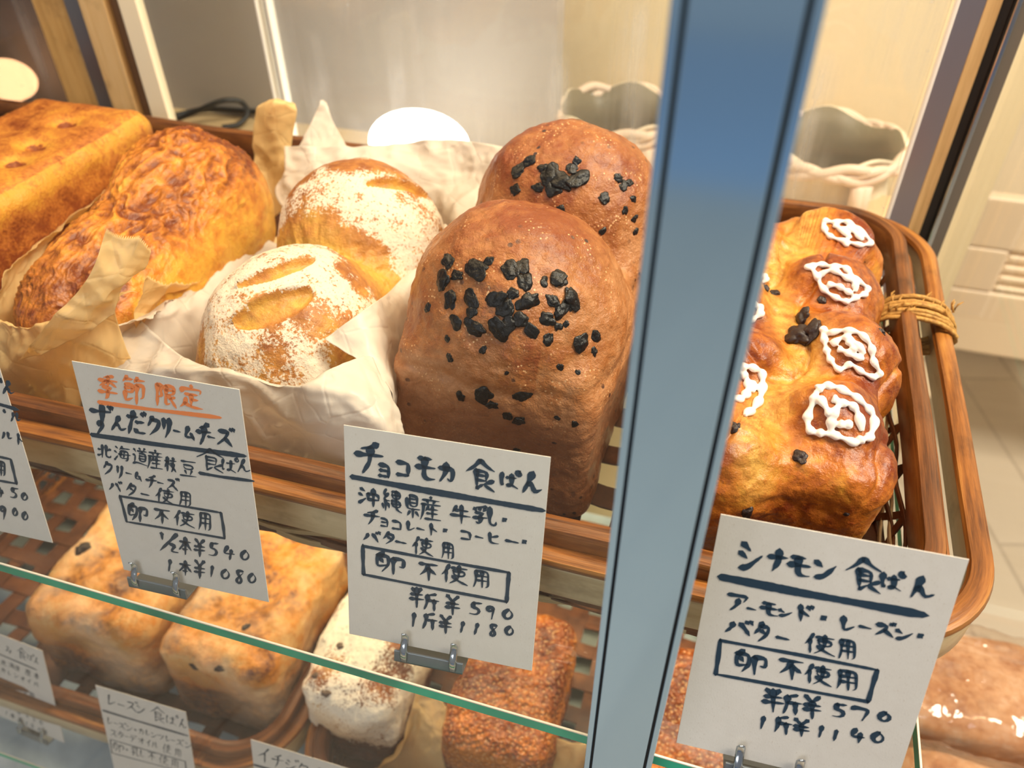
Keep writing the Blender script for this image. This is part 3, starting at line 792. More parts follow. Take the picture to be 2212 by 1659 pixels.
for i, (px, py, r) in enumerate([(178,1183,14),(360,1415,11),(420,1440,10),(475,1445,9),(380,1425,7),(530,1355,8),(300,1210,9)]):
    for o_, tr in ((l1, t1), (l2, t2)):
        p, n_ = hit(tr, px, py)
        if p is not None: blob(o_, tr, 'raisin', px, py, r, M['raisin'], 300+i, .5); break
blob(l1, t1, 'nut_piece', 110, 1222, 13, simple('pale_nut', (.86, .60, .18), .5), 411, .8)
for i, (px, py, r) in enumerate([(705,1498,9),(812,1330,8),(735,1395,9),(680,1460,8)]): blob(l3, t3, 'walnut_piece', px, py, r, simple('walnut', (.10, .06, .04), .5) if not i else bpy.data.materials['walnut'], 420+i, .5)

# ------------------------------------------------------------------ papers
def sheet(name, rows, mat, label=None, group=None, nu=80, nv=50, amp=.0030, seed=0, serr=None, parent=None):
    """rows: lists of 3-D points from the bottom row to the free edge"""
    R = len(rows); K = max(len(r) for r in rows)
    def interp(pts, n):
        P = np.array([list(p) for p in pts], float); out = []
        m_ = len(P)-1
        for s in np.linspace(0, m_, n):
            i = min(int(s), m_-1); tt = s-i
            p0, p1, p2, p3 = P[max(0,i-1)], P[i], P[i+1], P[min(m_,i+2)]
            out.append(.5*((2*p1)+(-p0+p2)*tt+(2*p0-5*p1+4*p2-p3)*tt**2+(-p0+3*p1-3*p2+p3)*tt**3))
        return np.array(out)
    A = np.array([interp(r, nu) for r in rows])         # R x nu x 3
    B = np.array([interp(A[:, j], nv) for j in range(nu)]).transpose(1, 0, 2)   # nv x nu x 3
    du = np.gradient(B, axis=1); dv = np.gradient(B, axis=0); N = np.cross(du, dv); N /= np.linalg.norm(N, axis=2)[..., None]+1e-9
    flat = B.reshape(-1, 3)
    d = ((ridged(flat*32+seed, 3, .45)-.6)*1.6+fbm(flat*16+seed, 2)*.8)*amp+(ridged(flat*85+seed, 2)-.6)*amp*.25
    d = d.reshape(nv, nu); B = B+N*d[..., None]
    if serr:
        e = (B[-1]-B[-2]); e /= np.linalg.norm(e, axis=1)[:, None]+1e-9
        B[-1] = B[-1]+e*(serr*(np.arange(nu) % 2))[:, None]
    V = B.reshape(-1, 3).tolist(); F_ = [(i*nu+j, i*nu+j+1, (i+1)*nu+j+1, (i+1)*nu+j) for i in range(nv-1) for j in range(nu-1)]
    me = bpy.data.meshes.new(name); me.from_pydata(V, [], F_); me.update()
    o = obj(name, me, mat, None)
    s_ = o.modifiers.new('thick', 'SOLIDIFY'); s_.thickness = .00018; s_.offset = 0
    if label: tag(o, label, 'paper', group)
    if parent is not None: keep(o, parent)
    return o
def A_(*a, **k): return at(*a, **k)
# white paper around the floured loaf: one root with several folds
wp = empty('white_wrapping_paper', (-.262, .412, .008)); tag(wp, 'crumpled white waxed paper around the flour-dusted loaf, standing up behind it', 'paper')
sheet('front_fold', [
    [Vector((-.330,.298,.010)), Vector((-.290,.292,.009)), Vector((-.250,.290,.009)), Vector((-.210,.290,.009)), Vector((-.185,.296,.010)), Vector((-.178,.32,.012))],
    [A_(160,880,y=.288), A_(300,900,y=.283), A_(460,920,y=.280), A_(620,950,y=.277), A_(800,960,y=.276), A_(880,965,y=.292)],
    [A_(165,830,y=.300), A_(290,810,y=.290), A_(430,810,y=.284), A_(600,840,y=.280), A_(760,860,y=.281), A_(860,885,y=.298)],
    [A_(300,690,y=.330), A_(395,770,y=.300), A_(500,800,y=.287), A_(640,835,y=.284), A_(720,790,y=.294), A_(800,770,y=.318)]],
    M['white_paper'], amp=.0032, seed=3, parent=wp)
sheet('left_fold', [
    [Vector((-.325,.30,.010)), Vector((-.330,.38,.009)), Vector((-.335,.46,.009)), Vector((-.33,.53,.010))],
    [A_(255,735,y=.318), A_(400,690,y=.36), A_(480,600,y=.42), A_(545,500,y=.50)],
    [A_(262,700,y=.322), A_(385,650,y=.365), A_(450,600,y=.42), A_(530,520,y=.49)],
    [A_(330,690,y=.318), A_(385,640,y=.372), A_(470,585,y=.43), A_(560,490,y=.51)]],
    M['white_paper'], amp=.0028, seed=8, parent=wp)
sheet('back_fold', [
    [Vector((-.34,.545,.010)), Vector((-.28,.548,.009)), Vector((-.22,.55,.009)), Vector((-.195,.52,.010))],
    [A_(600,430,y=.565), A_(760,380,y=.575), A_(940,440,y=.575), A_(985,500,y=.53)],
    [A_(615,370,y=.575), A_(790,340,y=.59), A_(1000,370,y=.59), A_(1060,420,y=.56)],
    [A_(612,315,y=.585), A_(790,318,y=.60), A_(960,300,y=.605), A_(1135,325,y=.59)]],
    M['white_paper'], amp=.0030, seed=15, parent=wp)
sheet('corner_peak', [
    [A_(640,325,y=.60), A_(690,322,y=.60), A_(750,318,y=.605)],
    [A_(670,270,y=.615), A_(700,262,y=.62), A_(722,268,y=.62)],
    [A_(692,218,y=.625), A_(698,216,y=.628), A_(704,222,y=.63)]],
    M['white_paper'], nu=30, nv=30, amp=.002, seed=22, parent=wp)
sheet('right_fold', [
    [Vector((-.192,.30,.010)), Vector((-.192,.38,.009)), Vector((-.193,.46,.009)), Vector((-.193,.54,.010))],
    [A_(850,860,y=.305), A_(860,760,y=.345), A_(900,640,y=.42), A_(975,500,y=.52)],
    [A_(700,730,y=.318), A_(800,660,y=.345), A_(860,610,y=.42), A_(955,485,y=.54)]],
    M['white_paper'], amp=.0020, seed=31, parent=wp)
tp = empty('tan_wrapping_paper', (-.405, .43, .008)); tag(tp, 'tan greaseproof paper with a serrated edge around the golden torn-top loaf', 'paper')
sheet('front_fold', [
    [Vector((-.490,.292,.010)), Vector((-.44,.286,.009)), Vector((-.39,.286,.009)), Vector((-.340,.298,.010))],
    [A_(-20,820,y=.285), A_(60,800,y=.284), A_(160,770,y=.286), A_(255,700,y=.305)],
    [A_(-20,700,y=.300), A_(60,712,y=.290), A_(170,690,y=.288), A_(262,640,y=.305)],
    [A_(0,690,y=.305), A_(70,700,y=.297), A_(170,660,y=.290), A_(300,640,y=.300)]],
    M['tan_paper'], amp=.0032, seed=41, parent=tp)
sheet('serrated_flap', [
    [A_(40,780,y=.276), A_(100,760,y=.277), A_(170,730,y=.282), A_(245,680,y=.292)],
    [A_(110,690,y=.278), A_(150,680,y=.279), A_(215,660,y=.286), A_(270,610,y=.300)],
    [A_(190,600,y=.288), A_(215,610,y=.290), A_(265,605,y=.296), A_(310,575,y=.310)],
    [A_(228,500,y=.302), A_(255,515,y=.304), A_(300,520,y=.306), A_(322,545,y=.312)]],
    M['tan_paper'], nu=70, amp=.0022, seed=49, serr=.0022, parent=tp)
sheet('right_fold', [
    [Vector((-.340,.300,.010)), Vector((-.345,.38,.009)), Vector((-.35,.46,.009)), Vector((-.352,.55,.010))],
    [A_(300,720,y=.325), A_(345,700,y=.35), A_(450,600,y=.43), A_(560,490,y=.53)],
    [A_(318,600,y=.335), A_(370,615,y=.36), A_(460,590,y=.43), A_(530,480,y=.53)]],
    M['tan_paper'], amp=.0026, seed=55, serr=.0016, parent=tp)
sheet('left_fold', [
    [Vector((-.475,.30,.010)), Vector((-.472,.38,.009)), Vector((-.470,.46,.009)), Vector((-.468,.55,.010))],
    [A_(-20,690,y=.32), A_(60,600,y=.37), A_(140,520,y=.43), A_(330,380,y=.53)],
    [A_(0,600,y=.335), A_(70,540,y=.38), A_(160,470,y=.43), A_(340,330,y=.54)]],
    M['tan_paper'], amp=.003, seed=60, parent=tp)
sheet('back_tab', [
    [A_(560,480,y=.56), A_(590,470,y=.565), A_(625,440,y=.57)],
    [A_(550,370,y=.59), A_(590,380,y=.59), A_(618,350,y=.59)],
    [A_(546,300,y=.60), A_(590,310,y=.595), A_(630,300,y=.60)],
    [A_(550,235,y=.605), A_(590,225,y=.595), A_(642,240,y=.605)],
    [A_(575,212,y=.610), A_(600,210,y=.607), A_(632,218,y=.612)]],
    M['tan_paper'], nu=36, nv=50, amp=.0024, seed=66, parent=tp)
sheet('base_paper', [[Vector((-.63,.285,.0095)), Vector((-.55,.283,.0092)), Vector((-.48,.284,.0095))], [Vector((-.63,.282,.035)), Vector((-.55,.275,.03)), Vector((-.475,.282,.045))],
    [Vector((-.63,.300,.06)), Vector((-.55,.300,.06)), Vector((-.478,.305,.075))]], M['tan_paper'], 'tan paper under the square loaf at the left end of the upper basket', amp=.0035, seed=71)
# paper of the lower sugar loaf
lp = empty('lower_wrapping_paper', (-.117, .365, -.375)); tag(lp, 'tan paper folds around the sugar-crusted loaf on the lower shelf', 'paper')
sheet('left_fold', [
    [A_(720,1700,z=-.365), A_(800,1690,z=-.365), A_(880,1690,z=-.365), A_(960,1700,z=-.365)],
    [A_(850,1640,z=-.33), A_(880,1600,z=-.325), A_(930,1620,z=-.32), A_(990,1680,z=-.33)],
    [A_(880,1560,z=-.305), A_(905,1540,z=-.30), A_(940,1570,z=-.30), A_(985,1640,z=-.315)],
    [A_(898,1498,z=-.285), A_(930,1502,z=-.285), A_(962,1530,z=-.288), A_(990,1600,z=-.30)]], M['tan_paper'], nu=50, nv=40, amp=.003, seed=80, parent=lp)
sheet('right_fold', [
    [A_(1080,1710,z=-.365), A_(1140,1700,z=-.365), A_(1220,1720,z=-.365)],
    [A_(1100,1660,z=-.335), A_(1160,1640,z=-.335), A_(1260,1660,z=-.335)],
    [A_(1120,1610,z=-.31), A_(1170,1592,z=-.31), A_(1270,1610,z=-.31)]], M['tan_paper'], nu=40, nv=30, amp=.003, seed=86, parent=lp)

# ------------------------------------------------------------------ price cards, handwriting, clips
G = {
'チ':"78,5 55,18 25,25;5,45 95,40;55,20 52,65 30,100",'ョ':"10,5 85,5 80,95;15,48 80,48;8,92 80,92",'コ':"10,12 85,10 80,88;10,90 85,88",
'モ':"20,12 80,10;5,48 95,45;48,12 42,85 60,95 95,90",'カ':"5,30 85,28 80,80 65,95 55,82;45,5 42,50 10,95",
'食':"50,2 30,25 0,45;50,2 75,22 100,32;35,35 38,95;35,38 75,38 70,68;38,52 70,52;38,68 70,68;38,95 60,80;95,65 60,80 98,98",
'ぱ':"10,15 4,50 8,98 16,82;32,38 78,34;56,18 56,84 40,97 30,84 46,76 84,98;94,-12 78,4 90,24 108,8 94,-12",
'ん':"55,2 30,55 8,98;30,60 48,48 55,70 65,95 100,75",'沖':"10,8 25,18;2,38 18,48;2,90 30,62;42,32 42,68;42,32 92,30 90,62;42,64 90,62;66,5 66,98",
'縄':"22,2 8,25 25,35;32,20 5,55 38,52;20,50 20,98;5,70 10,90;32,65 38,85;52,8 90,8 90,40 52,40 52,8;52,24 90,24;50,50 95,50 95,78 50,78 50,50;50,64 95,64;72,5 72,90 98,98",
'県':"28,5 80,5 80,52 28,52 28,5;28,20 80,20;28,36 80,36;8,20 8,65 98,62;50,65 50,100;28,75 12,95;72,75 92,92",
'産':"50,0 50,12;10,15 92,12;32,18 38,28;68,16 60,28;5,34 97,30;15,34 12,70 0,100;38,40 25,60;35,52 85,50;58,38 58,92;32,70 82,68;22,94 98,92",
'牛':"30,8 12,42;22,30 85,28;2,60 98,56;55,2 55,100",'乳':"55,2 15,12;8,20 14,32;28,16 32,28;52,14 44,28;12,40 50,38 30,55;30,55 34,85 22,98 15,90;2,68 60,60;72,5 70,80 78,95 98,92 98,78",
'レ':"25,8 22,90 90,55",'ー':"5,40 95,60",'ト':"40,5 40,98;42,40 85,62",'ヒ':"85,25 25,45;22,8 22,80 40,92 92,88",
'バ':"30,30 25,60 5,90;58,25 75,55 88,92;80,5 86,18;95,0 100,14",'タ':"45,5 30,35 5,62;38,22 88,20 70,65 25,100;40,45 68,62",
'使':"28,2 18,32 0,58;16,35 16,100;38,15 98,12;45,30 92,28 90,55 45,57 45,30;68,2 66,60 55,82 32,100;42,62 65,85 100,100",
'用':"18,8 18,65 5,100;18,8 88,6 88,92 75,96;18,35 88,34;18,62 88,60;53,8 53,98",
'卵':"28,5 8,30 8,75 40,62;8,20 45,18 45,60 25,95;20,38 28,52;60,25 60,98;60,25 95,22 92,65 80,60",
'不':"2,12 98,8;50,12 38,45 5,75;52,30 52,100;60,42 90,62",'半':"22,8 32,28;78,5 66,26;12,38 88,34;2,62 98,57;50,5 50,100",
'斤':"75,2 25,15;25,15 22,60 5,98;25,45 97,40;66,42 66,100",'¥':"18,5 48,32;85,2 48,32;12,45 88,42;8,66 92,62;50,30 50,100",
'5':"40,8 28,45 60,40 82,62 60,92 15,88;40,10 90,5",'9':"80,25 50,8 20,30 35,52 75,35 80,25 62,98",'0':"55,8 15,45 30,90 70,80 88,35 55,8",'1':"62,5 38,95",
'8':"75,15 40,10 25,30 55,50 70,75 40,95 18,75 45,50 78,25",'シ':"25,8 48,25;12,38 35,52;10,88 35,85 95,40",'ナ':"5,38 95,32;55,5 50,55 20,98",
'ン':"12,18 38,38;10,90 40,85 95,25",'ア':"8,15 92,12 72,45;50,38 45,70 18,98",'ド':"30,5 30,98;32,40 70,60;70,8 78,25;88,2 94,18",
'ズ':"15,20 70,18 45,60 8,92;50,58 88,95;80,2 86,14;94,0 100,12",'季':"75,3 30,12;5,25 95,22;50,8 50,45;48,24 10,48;52,24 92,45;25,52 72,50 50,65;50,65 50,92 38,98;5,72 97,70",
'節':"20,2 5,20;15,12 45,10;65,2 52,20;60,12 95,10;12,32 45,30 45,60 12,60 12,32;12,45 45,45;12,60 14,95 45,80;62,30 92,28 90,75 80,78;62,30 62,100",
'限':"10,8 10,100;10,10 38,8 22,38 38,55 15,62;50,10 88,8 88,45 50,45;50,27 88,27;50,10 50,95 68,85;90,55 68,65;62,50 98,98",
'定':"50,0 50,12;8,30 10,16 95,15 88,30;25,40 78,38;50,40 50,88;52,62 80,60;28,58 25,80 5,98;22,80 55,95 100,95",
'ず':"5,22 90,18;55,0 55,60 40,75 32,60 50,50 60,68 35,100;85,0 90,10;96,0 100,8",'だ':"5,25 55,22;35,2 10,98;50,45 88,42;45,80 60,92 95,88;80,5 85,18;92,0 97,12",
'ク':"38,5 10,50;32,20 85,18 70,60 20,100",'リ':"22,10 22,60;78,5 75,60 40,100",'ム':"42,5 15,80 88,75;65,50 92,95",
'北':"32,5 32,95;5,38 32,36;2,82 32,70;60,5 60,88 95,88 95,75;90,28 60,45",
'海':"8,8 20,18;2,38 15,48;2,95 22,65;48,2 32,25;42,15 95,13;42,32 88,30 82,95 70,92;42,32 35,80 90,76;28,55 100,52;62,35 60,50;60,60 58,74",
'道':"45,2 50,12;80,0 72,12;32,18 98,16;65,18 55,28;45,30 88,30 88,75 45,75 45,30;45,45 88,45;45,60 88,60;8,10 18,22;2,42 18,40 12,78;2,92 20,82 100,95",
'枝':"2,30 42,28;22,5 22,98;20,32 2,70;24,35 40,55;50,25 98,22;72,5 72,42;52,45 88,43 60,98;55,55 98,98",
'豆':"8,8 92,5;22,28 78,28 78,52 22,52 22,28;30,62 38,82;70,60 62,82;2,94 98,90",'本':"8,28 92,25;50,2 50,100;48,30 5,75;52,30 95,72;32,72 68,70",
'½':"12,8 15,35;92,0 5,95;55,55 85,58 60,92 98,92",'4':"45,5 15,60 92,55;72,30 60,98",'7':"5,30 15,18 90,22 55,95",'ル':"25,12 22,55 5,95;60,5 60,88 95,60",
'°':"50,5 10,45 50,95 90,50 50,5",'ツ':"12,20 22,40;42,15 50,35;88,15 75,60 35,95",'イ':"75,5 45,40 5,62;50,38 50,100",'ジ':"20,18 40,32;10,45 30,56;10,92 35,88 80,50;76,5 82,20;92,0 98,14",
'オ':"5,30 95,28;62,2 62,90 50,95;60,32 10,80",'ス':"15,15 78,13 50,60 8,95;52,60 92,95",'デ':"20,12 65,10;5,38 85,36;50,38 45,70 22,98;78,2 84,12;92,0 98,10",
'く':"70,5 25,48 75,95",'る':"20,12 75,10 25,55 65,45 85,70 60,95 40,85 60,75",'み':"20,18 50,15 25,80 8,75 30,60 90,75;78,45 65,98",'2':"18,22 50,8 75,30 20,88 88,85",'6':"65,5 25,55 35,92 75,80 60,55 25,62",
'し':"25,5 22,75 45,95 85,70",'・':"35,35 65,65"}
def card(corner_px, w_, h_, xyz, yaw_, lean, lines, org, sc, label, stroke, clip_u, slope=.18, clip=True, strokew=1.0):
    cy_, sy_ = cos(yaw_), sin(yaw_)
    U = Vector((cy_, sy_, 0)); Vv = Vector((-sy_*sin(lean), cy_*sin(lean), cos(lean))); Nn = U.cross(Vv)   # Nn points to the viewer side
    if Nn.y > 0: Nn = -Nn
    B = Vector(xyz); Mx = Matrix(((U.x, Vv.x, -Nn.x, B.x), (U.y, Vv.y, -Nn.y, B.y), (U.z, Vv.z, -Nn.z, B.z), (0,0,0,1)))
    mm = MB(); mm.box((0, 0, 0), (w_, h_, .0005))
    g = obj('price_card', mm.mesh('price_card'), M['card'], None, False); g.matrix_world = Mx; tag(g, label, 'price card', 'handwritten price cards'); bevel(g, .0001, 1)
    def uv(px, py):
        r = ray(px, py); t_ = (B-CAM).dot(Nn)/r.dot(Nn); p = CAM+r*t_-B; return np.array([p.dot(U), p.dot(Vv)])
    rr = random.Random(int(abs(xyz[0])*1e4))
    def brush(mb, pts, wd, rule=False):
        P = [np.array(pts[0])]
        for a, b in zip(pts, pts[1:]):
            L = np.hypot(*(np.array(b)-a)); k = max(2, int(L/.0012))
            for i in range(1, k+1): P.append(np.array(a)+(np.array(b)-a)*i/k)
        P = np.array(P)
        for _ in range(2): P[1:-1] = (P[:-2]+2*P[1:-1]+P[2:])/4
        n = len(P); T = np.gradient(P, axis=0); T /= np.linalg.norm(T, axis=1)[:, None]+1e-12
        Nn2 = np.stack([-T[:,1], T[:,0]], 1); s = np.linspace(0, 1, n)
        prof = (.62+.5*np.exp(-((s-.12)/.16)**2)+.12*np.sin(s*7+rr.uniform(0, 6))-.35*sstep(.72, 1, s))
        if rule: prof = .72+.10*np.sin(s*9+rr.uniform(0, 6))-.25*sstep(.93, 1, s)
        ang = .78+.30*np.abs(T[:,1]*.8-T[:,0]*.2)
        W = wd/2*prof*ang*(1+.07*np.array([rr.uniform(-1, 1) for _ in range(n)]))
        L_ = P+Nn2*W[:, None]; R_ = P-Nn2*W[:, None]
        a0 = P[0]-T[0]*W[0]*.9; a1 = P[-1]+T[-1]*W[-1]*1.6
        z = -.00012
        vs = [(a0[0], a0[1], z)]+[(q[0], q[1], z) for pr in zip(L_, R_) for q in pr]+[(a1[0], a1[1], z)]
        fs = [(0, 1, 2)]+[(1+2*i, 3+2*i, 4+2*i, 2+2*i) for i in range(n-1)]+[(2*n-1, 2*n+1, 2*n)]
        mb.add(vs, fs)
    mbs = {'k': MB(), 'o': MB()}
    for ln in lines:
        kind = ln[0]; colr = 'o' if kind.isupper() else 'k'; mb = mbs[colr]
        if kind.lower() == 'l':                      # straight rule (x0,y0,x1,y1,width px)
            _, x0, y0, x1, y1, wp_ = ln; a = uv(org[0]+x0/sc, org[1]+y0/sc); b = uv(org[0]+x1/sc, org[1]+y1/sc)
            wd = wp_/sc*stroke[1]; brush(mb, [a, a*.6+b*.4+np.array([0, -.0004]), b], wd*2.1, True)
        elif kind.lower() == 'b':                    # box
            pts = [uv(org[0]+x/sc, org[1]+y/sc) for x, y in ln[1]]
            for a, b in zip(pts, pts[1:]): brush(mb, [a, (a+b)/2+np.array([rr.uniform(-.0003,.0003)]*2), b], stroke[0]*ln[2]*.95, True)
        else:
            for (chh, cx, cy, w2, h2) in ln[1]:
                for st in G[chh].split(';'):
                    pts = []
                    for pr in st.split():
                        sx, sy = [float(q)/100-.5 for q in pr.split(',')]
                        pts.append(uv(org[0]+(cx+sx*w2)/sc, org[1]+(cy+sy*h2+slope*sx*w2)/sc))
                    big = (.55+.45*min(1.3, max(w2, h2)/110.))*(.76 if chh in '食ぱ使用縄県産海道節限定季豆' else 1.04)
                    if chh == '・': brush(mb, pts, stroke[0]*1.7)
                    else: brush(mb, pts, stroke[0]*big*ln[2]*1.08)
    for k, nm in (('k', 'handwriting'), ('o', 'orange_handwriting')):
        if mbs[k].v:
            me = bpy.data.meshes.new(nm); me.from_pydata(mbs[k].v, [], mbs[k].f); me.update()
            o = obj(nm, me, M['ink'] if k == 'k' else M['orange_ink'], g, False)
            if k == 'o': o['label'] = 'orange brush writing'
            s_ = o.modifiers.new('ink', 'SOLIDIFY'); s_.thickness = .00006; s_.offset = 1
    if clip:
        cl = empty('card_clip_stand', Mx @ Vector((clip_u, 0, -.004)))
        tag(cl, clip, 'card holder', 'metal card clips')
        mm = MB(); mm.box((clip_u-.0190, -.0085, -.0040), (clip_u+.0190, -.0012, -.0028), M=Mx); mm.box((clip_u-.0190, -.0085, -.0040), (clip_u+.0190, -.0073, .012), M=Mx)
        # lowest edge of the plate touches the shelf
        bevel(mm.build('plate', M['grey_metal'], cl), .0003)
        for s in (-.0135, .0135):
            prof = [(-.0075, -.0036), (-.003, -.0048), (.000, -.0048), (.003, -.0034), (.0060, -.0022), (.0085, -.0024), (.0105, -.0034), (.0112, -.0042)]
            mm = MB(); vs = []
            for (vv, nn) in prof:
                hw = .0021 if vv < .009 else .0015
                for (a, b) in ((-hw, 0), (-hw*.6, -.0007), (hw*.6, -.0007), (hw, 0), (hw*.6, .0005), (-hw*.6, .0005)): vs.append(Mx @ Vector((clip_u+s+a, vv, nn+b)))
            fs = [(i*6+k, i*6+(k+1)%6, (i+1)*6+(k+1)%6, (i+1)*6+k) for i in range(len(prof)-1) for k in range(6)]+[tuple(range(6)), tuple(6*(len(prof)-1)+k for k in range(6))]
            mm.add(vs, fs); mm.build('spring_tab', M['steel'], cl, True)
    return g
cA = [('t', [('チ',200,200,185,200),('ョ',300,288,78,80),('コ',420,275,95,100),('モ',560,270,130,155),('カ',700,300,110,125),('食',912,312,180,195),('ぱ',1105,345,130,100),('ん',1240,365,125,130)], 1.25),
 ('l',90,325,1310,540,30),
 ('t', [('沖',205,455,140,110),('縄',345,478,130,140),('県',480,512,90,145),('産',595,532,130,150),('牛',785,565,130,115),('乳',940,575,150,120),('・',1070,605,30,30)], .85),
 ('t', [('チ',220,582,110,95),('ョ',300,618,55,55),('コ',380,635,70,60),('レ',465,645,60,75),('ー',530,660,50,18),('ト',605,662,75,75),('・',690,672,24,24),('コ',822,700,78,60),('ー',905,712,50,15),('ヒ',995,720,80,75),('ー',1115,740,85,15),('・',1197,745,28,28)], .9),
 ('t', [('バ',215,708,110,65),('タ',330,716,85,80),('ー',405,745,70,15),('使',545,770,130,110),('用',705,797,85,105)], .9),
 ('b', [(160,768),(1095,938),(1080,1125),(165,950),(160,760)], 1.25),
 ('t', [('卵',335,878,200,130),('不',580,930,115,110),('使',748,950,160,115),('用',920,978,110,110)], 1.0),
 ('t', [('半',505,1095,90,125),('斤',600,1125,100,105),('¥',735,1145,100,120),('5',880,1170,100,90),('9',975,1190,75,90),('0',1088,1207,90,80)], 1.0),
 ('t', [('1',485,1240,40,90),('斤',590,1250,100,105),('¥',690,1268,90,110),('1',795,1288,60,70),('1',885,1300,80,75),('8',995,1308,75,95),('0',1098,1313,80,72)], 1.0)]
card(None, .101, .1262, (-.1590, .2082, .0085), .077, .297, cA, (730,920), 2.963, 'kraft price card for the chocolate loaf, prices 590 and 1180, beside the steel post', (.00235, .000255), .046, .17, 'grey metal clip holding the middle card, priced 590 and 1180')
cB = [('T', [('季',255,172,130,160),('節',428,192,155,175),('限',640,225,140,150),('定',808,238,155,150)], 1.2), ('L',195,272,1000,374,22),
 ('t', [('ず',210,390,150,190),('ん',325,415,100,95),('だ',445,412,125,150),('ク',565,430,100,125),('リ',645,440,65,130),('ー',715,465,50,15),('ム',795,480,80,90),('チ',890,480,95,140),('ー',942,505,45,15),('ズ',1035,505,115,120)], 1.1),
 ('l',148,488,1160,628,27),
 ('t', [('北',235,600,90,90),('海',352,615,105,100),('道',470,635,95,115),('産',570,655,100,125),('枝',672,685,75,95),('豆',790,715,110,110),('食',935,655,175,150),('ぱ',1065,690,110,90),('ん',1155,695,85,90)], .8),
 ('l',865,742,1222,795,18),
 ('t', [('ク',260,710,75,85),('リ',335,735,50,85),('ー',395,745,40,12),('ム',455,765,55,60),('チ',545,797,75,85),('ー',605,808,40,12),('ズ',685,817,85,80)], .85),
 ('t', [('バ',305,830,85,65),('タ',415,850,80,85),('ー',505,885,60,15),('使',635,895,120,95),('用',770,912,85,95)], .85),
 ('b', [(335,895),(1005,1005),(1030,1175),(380,1065),(335,895)], 1.05),
 ('t', [('卵',455,1003,140,120),('不',615,1028,100,100),('使',762,1045,135,100),('用',900,1062,90,120)], .9),
 ('t', [('½',660,1205,125,130),('本',770,1225,85,110),('¥',865,1238,80,115),('5',955,1250,85,100),('4',1055,1270,90,90),('0',1165,1290,80,80)], .95),
 ('t', [('1',665,1355,40,80),('本',770,1372,85,95),('¥',865,1382,80,120),('1',945,1395,40,80),('0',1035,1415,80,80),('8',1130,1430,80,110),('0',1212,1442,75,80)], .95)]
card(None, .0930, .1370, (-.3040, .2085, .0085), .052, .199, cB, (150,780), 3.071, 'kraft price card with orange writing above blue-black writing, prices 540 and 1080', (.00235, .000255), .0235, .17, 'grey metal clip holding the card with orange writing')
cC = [('t', [('シ',515,285,165,200),('ナ',700,305,135,150),('モ',835,340,145,140),('ン',1005,365,155,140),('食',1255,395,225,220),('ぱ',1445,440,150,110),('ん',1630,482,150,140)], 1.2),
 ('l',320,410,1645,658,36),
 ('t', [('ア',440,575,155,115),('ー',525,620,60,15),('モ',640,620,120,90),('ン',745,648,95,50),('ド',870,650,125,110),('・',1000,685,40,40),('レ',1150,725,100,110),('ー',1265,740,80,20),('ズ',1395,755,135,90),('ン',1520,790,120,75),('・',1630,800,40,40)], .95),
 ('t', [('バ',440,740,180,95),('タ',600,770,115,125),('ー',730,812,90,20),('使',970,850,190,125),('用',1150,882,120,130)], .95),
 ('b', [(320,825),(1345,1018),(1285,1225),(290,1045),(320,820)], 1.3),
 ('t', [('卵',520,968,225,150),('不',785,1012,155,130),('使',960,1050,170,125),('用',1150,1083,150,130)], 1.0),
 ('t', [('半',665,1215,135,150),('斤',790,1242,125,130),('¥',920,1258,130,145),('5',1095,1285,120,100),('7',1240,1300,130,100),('0',1390,1327,120,75)], 1.0),
 ('t', [('1',595,1362,80,85),('斤',730,1375,120,110),('¥',850,1395,115,110),('1',975,1420,75,75),('1',1070,1447,75,75),('4',1210,1447,115,90),('0',1350,1462,115,85)], 1.0)]
card(None, .0985, .1260, (.0190, .2000, .0085), .049, .348, cC, (1450,1110), 3.0212, 'kraft price card for the cinnamon loaf, prices 570 and 1140, right of the steel post', (.00235, .000255), .0425, .18, 'grey metal clip holding the right-hand card, priced 570 and 1140')
bF = at(113.7, 1173, z=.0085)
cF = [('t', [('ん',65,425,90,100),('°',8,370,26,40)], 1.1), ('l',-160,500,135,592,27), ('t', [('°',36,608,26,30),('ル',125,655,80,75)], .9), ('t', [('ル',55,800,85,60),('ト',150,825,60,85)], .9),
 ('b', [(-150,930),(85,980),(130,1170),(-140,1120)], 1.2), ('t', [('用',8,1050,75,120)], 1.), ('t', [('4',0,1235,70,80),('5',110,1245,75,90),('0',192,1275,68,72)], 1.), ('t', [('9',22,1392,65,115),('0',118,1395,55,75),('0',197,1425,62,80)], 1.)]
card(None, .0930, .1370, (bF.x-.0930*cos(.05), bF.y-.0930*sin(.05), .0085), .05, .195, cF, (0,720), 3.606, 'kraft price card cut off by the left edge, ending 900', (.00235, .000255), .030, .2, 'grey metal clip holding the leftmost upper card')
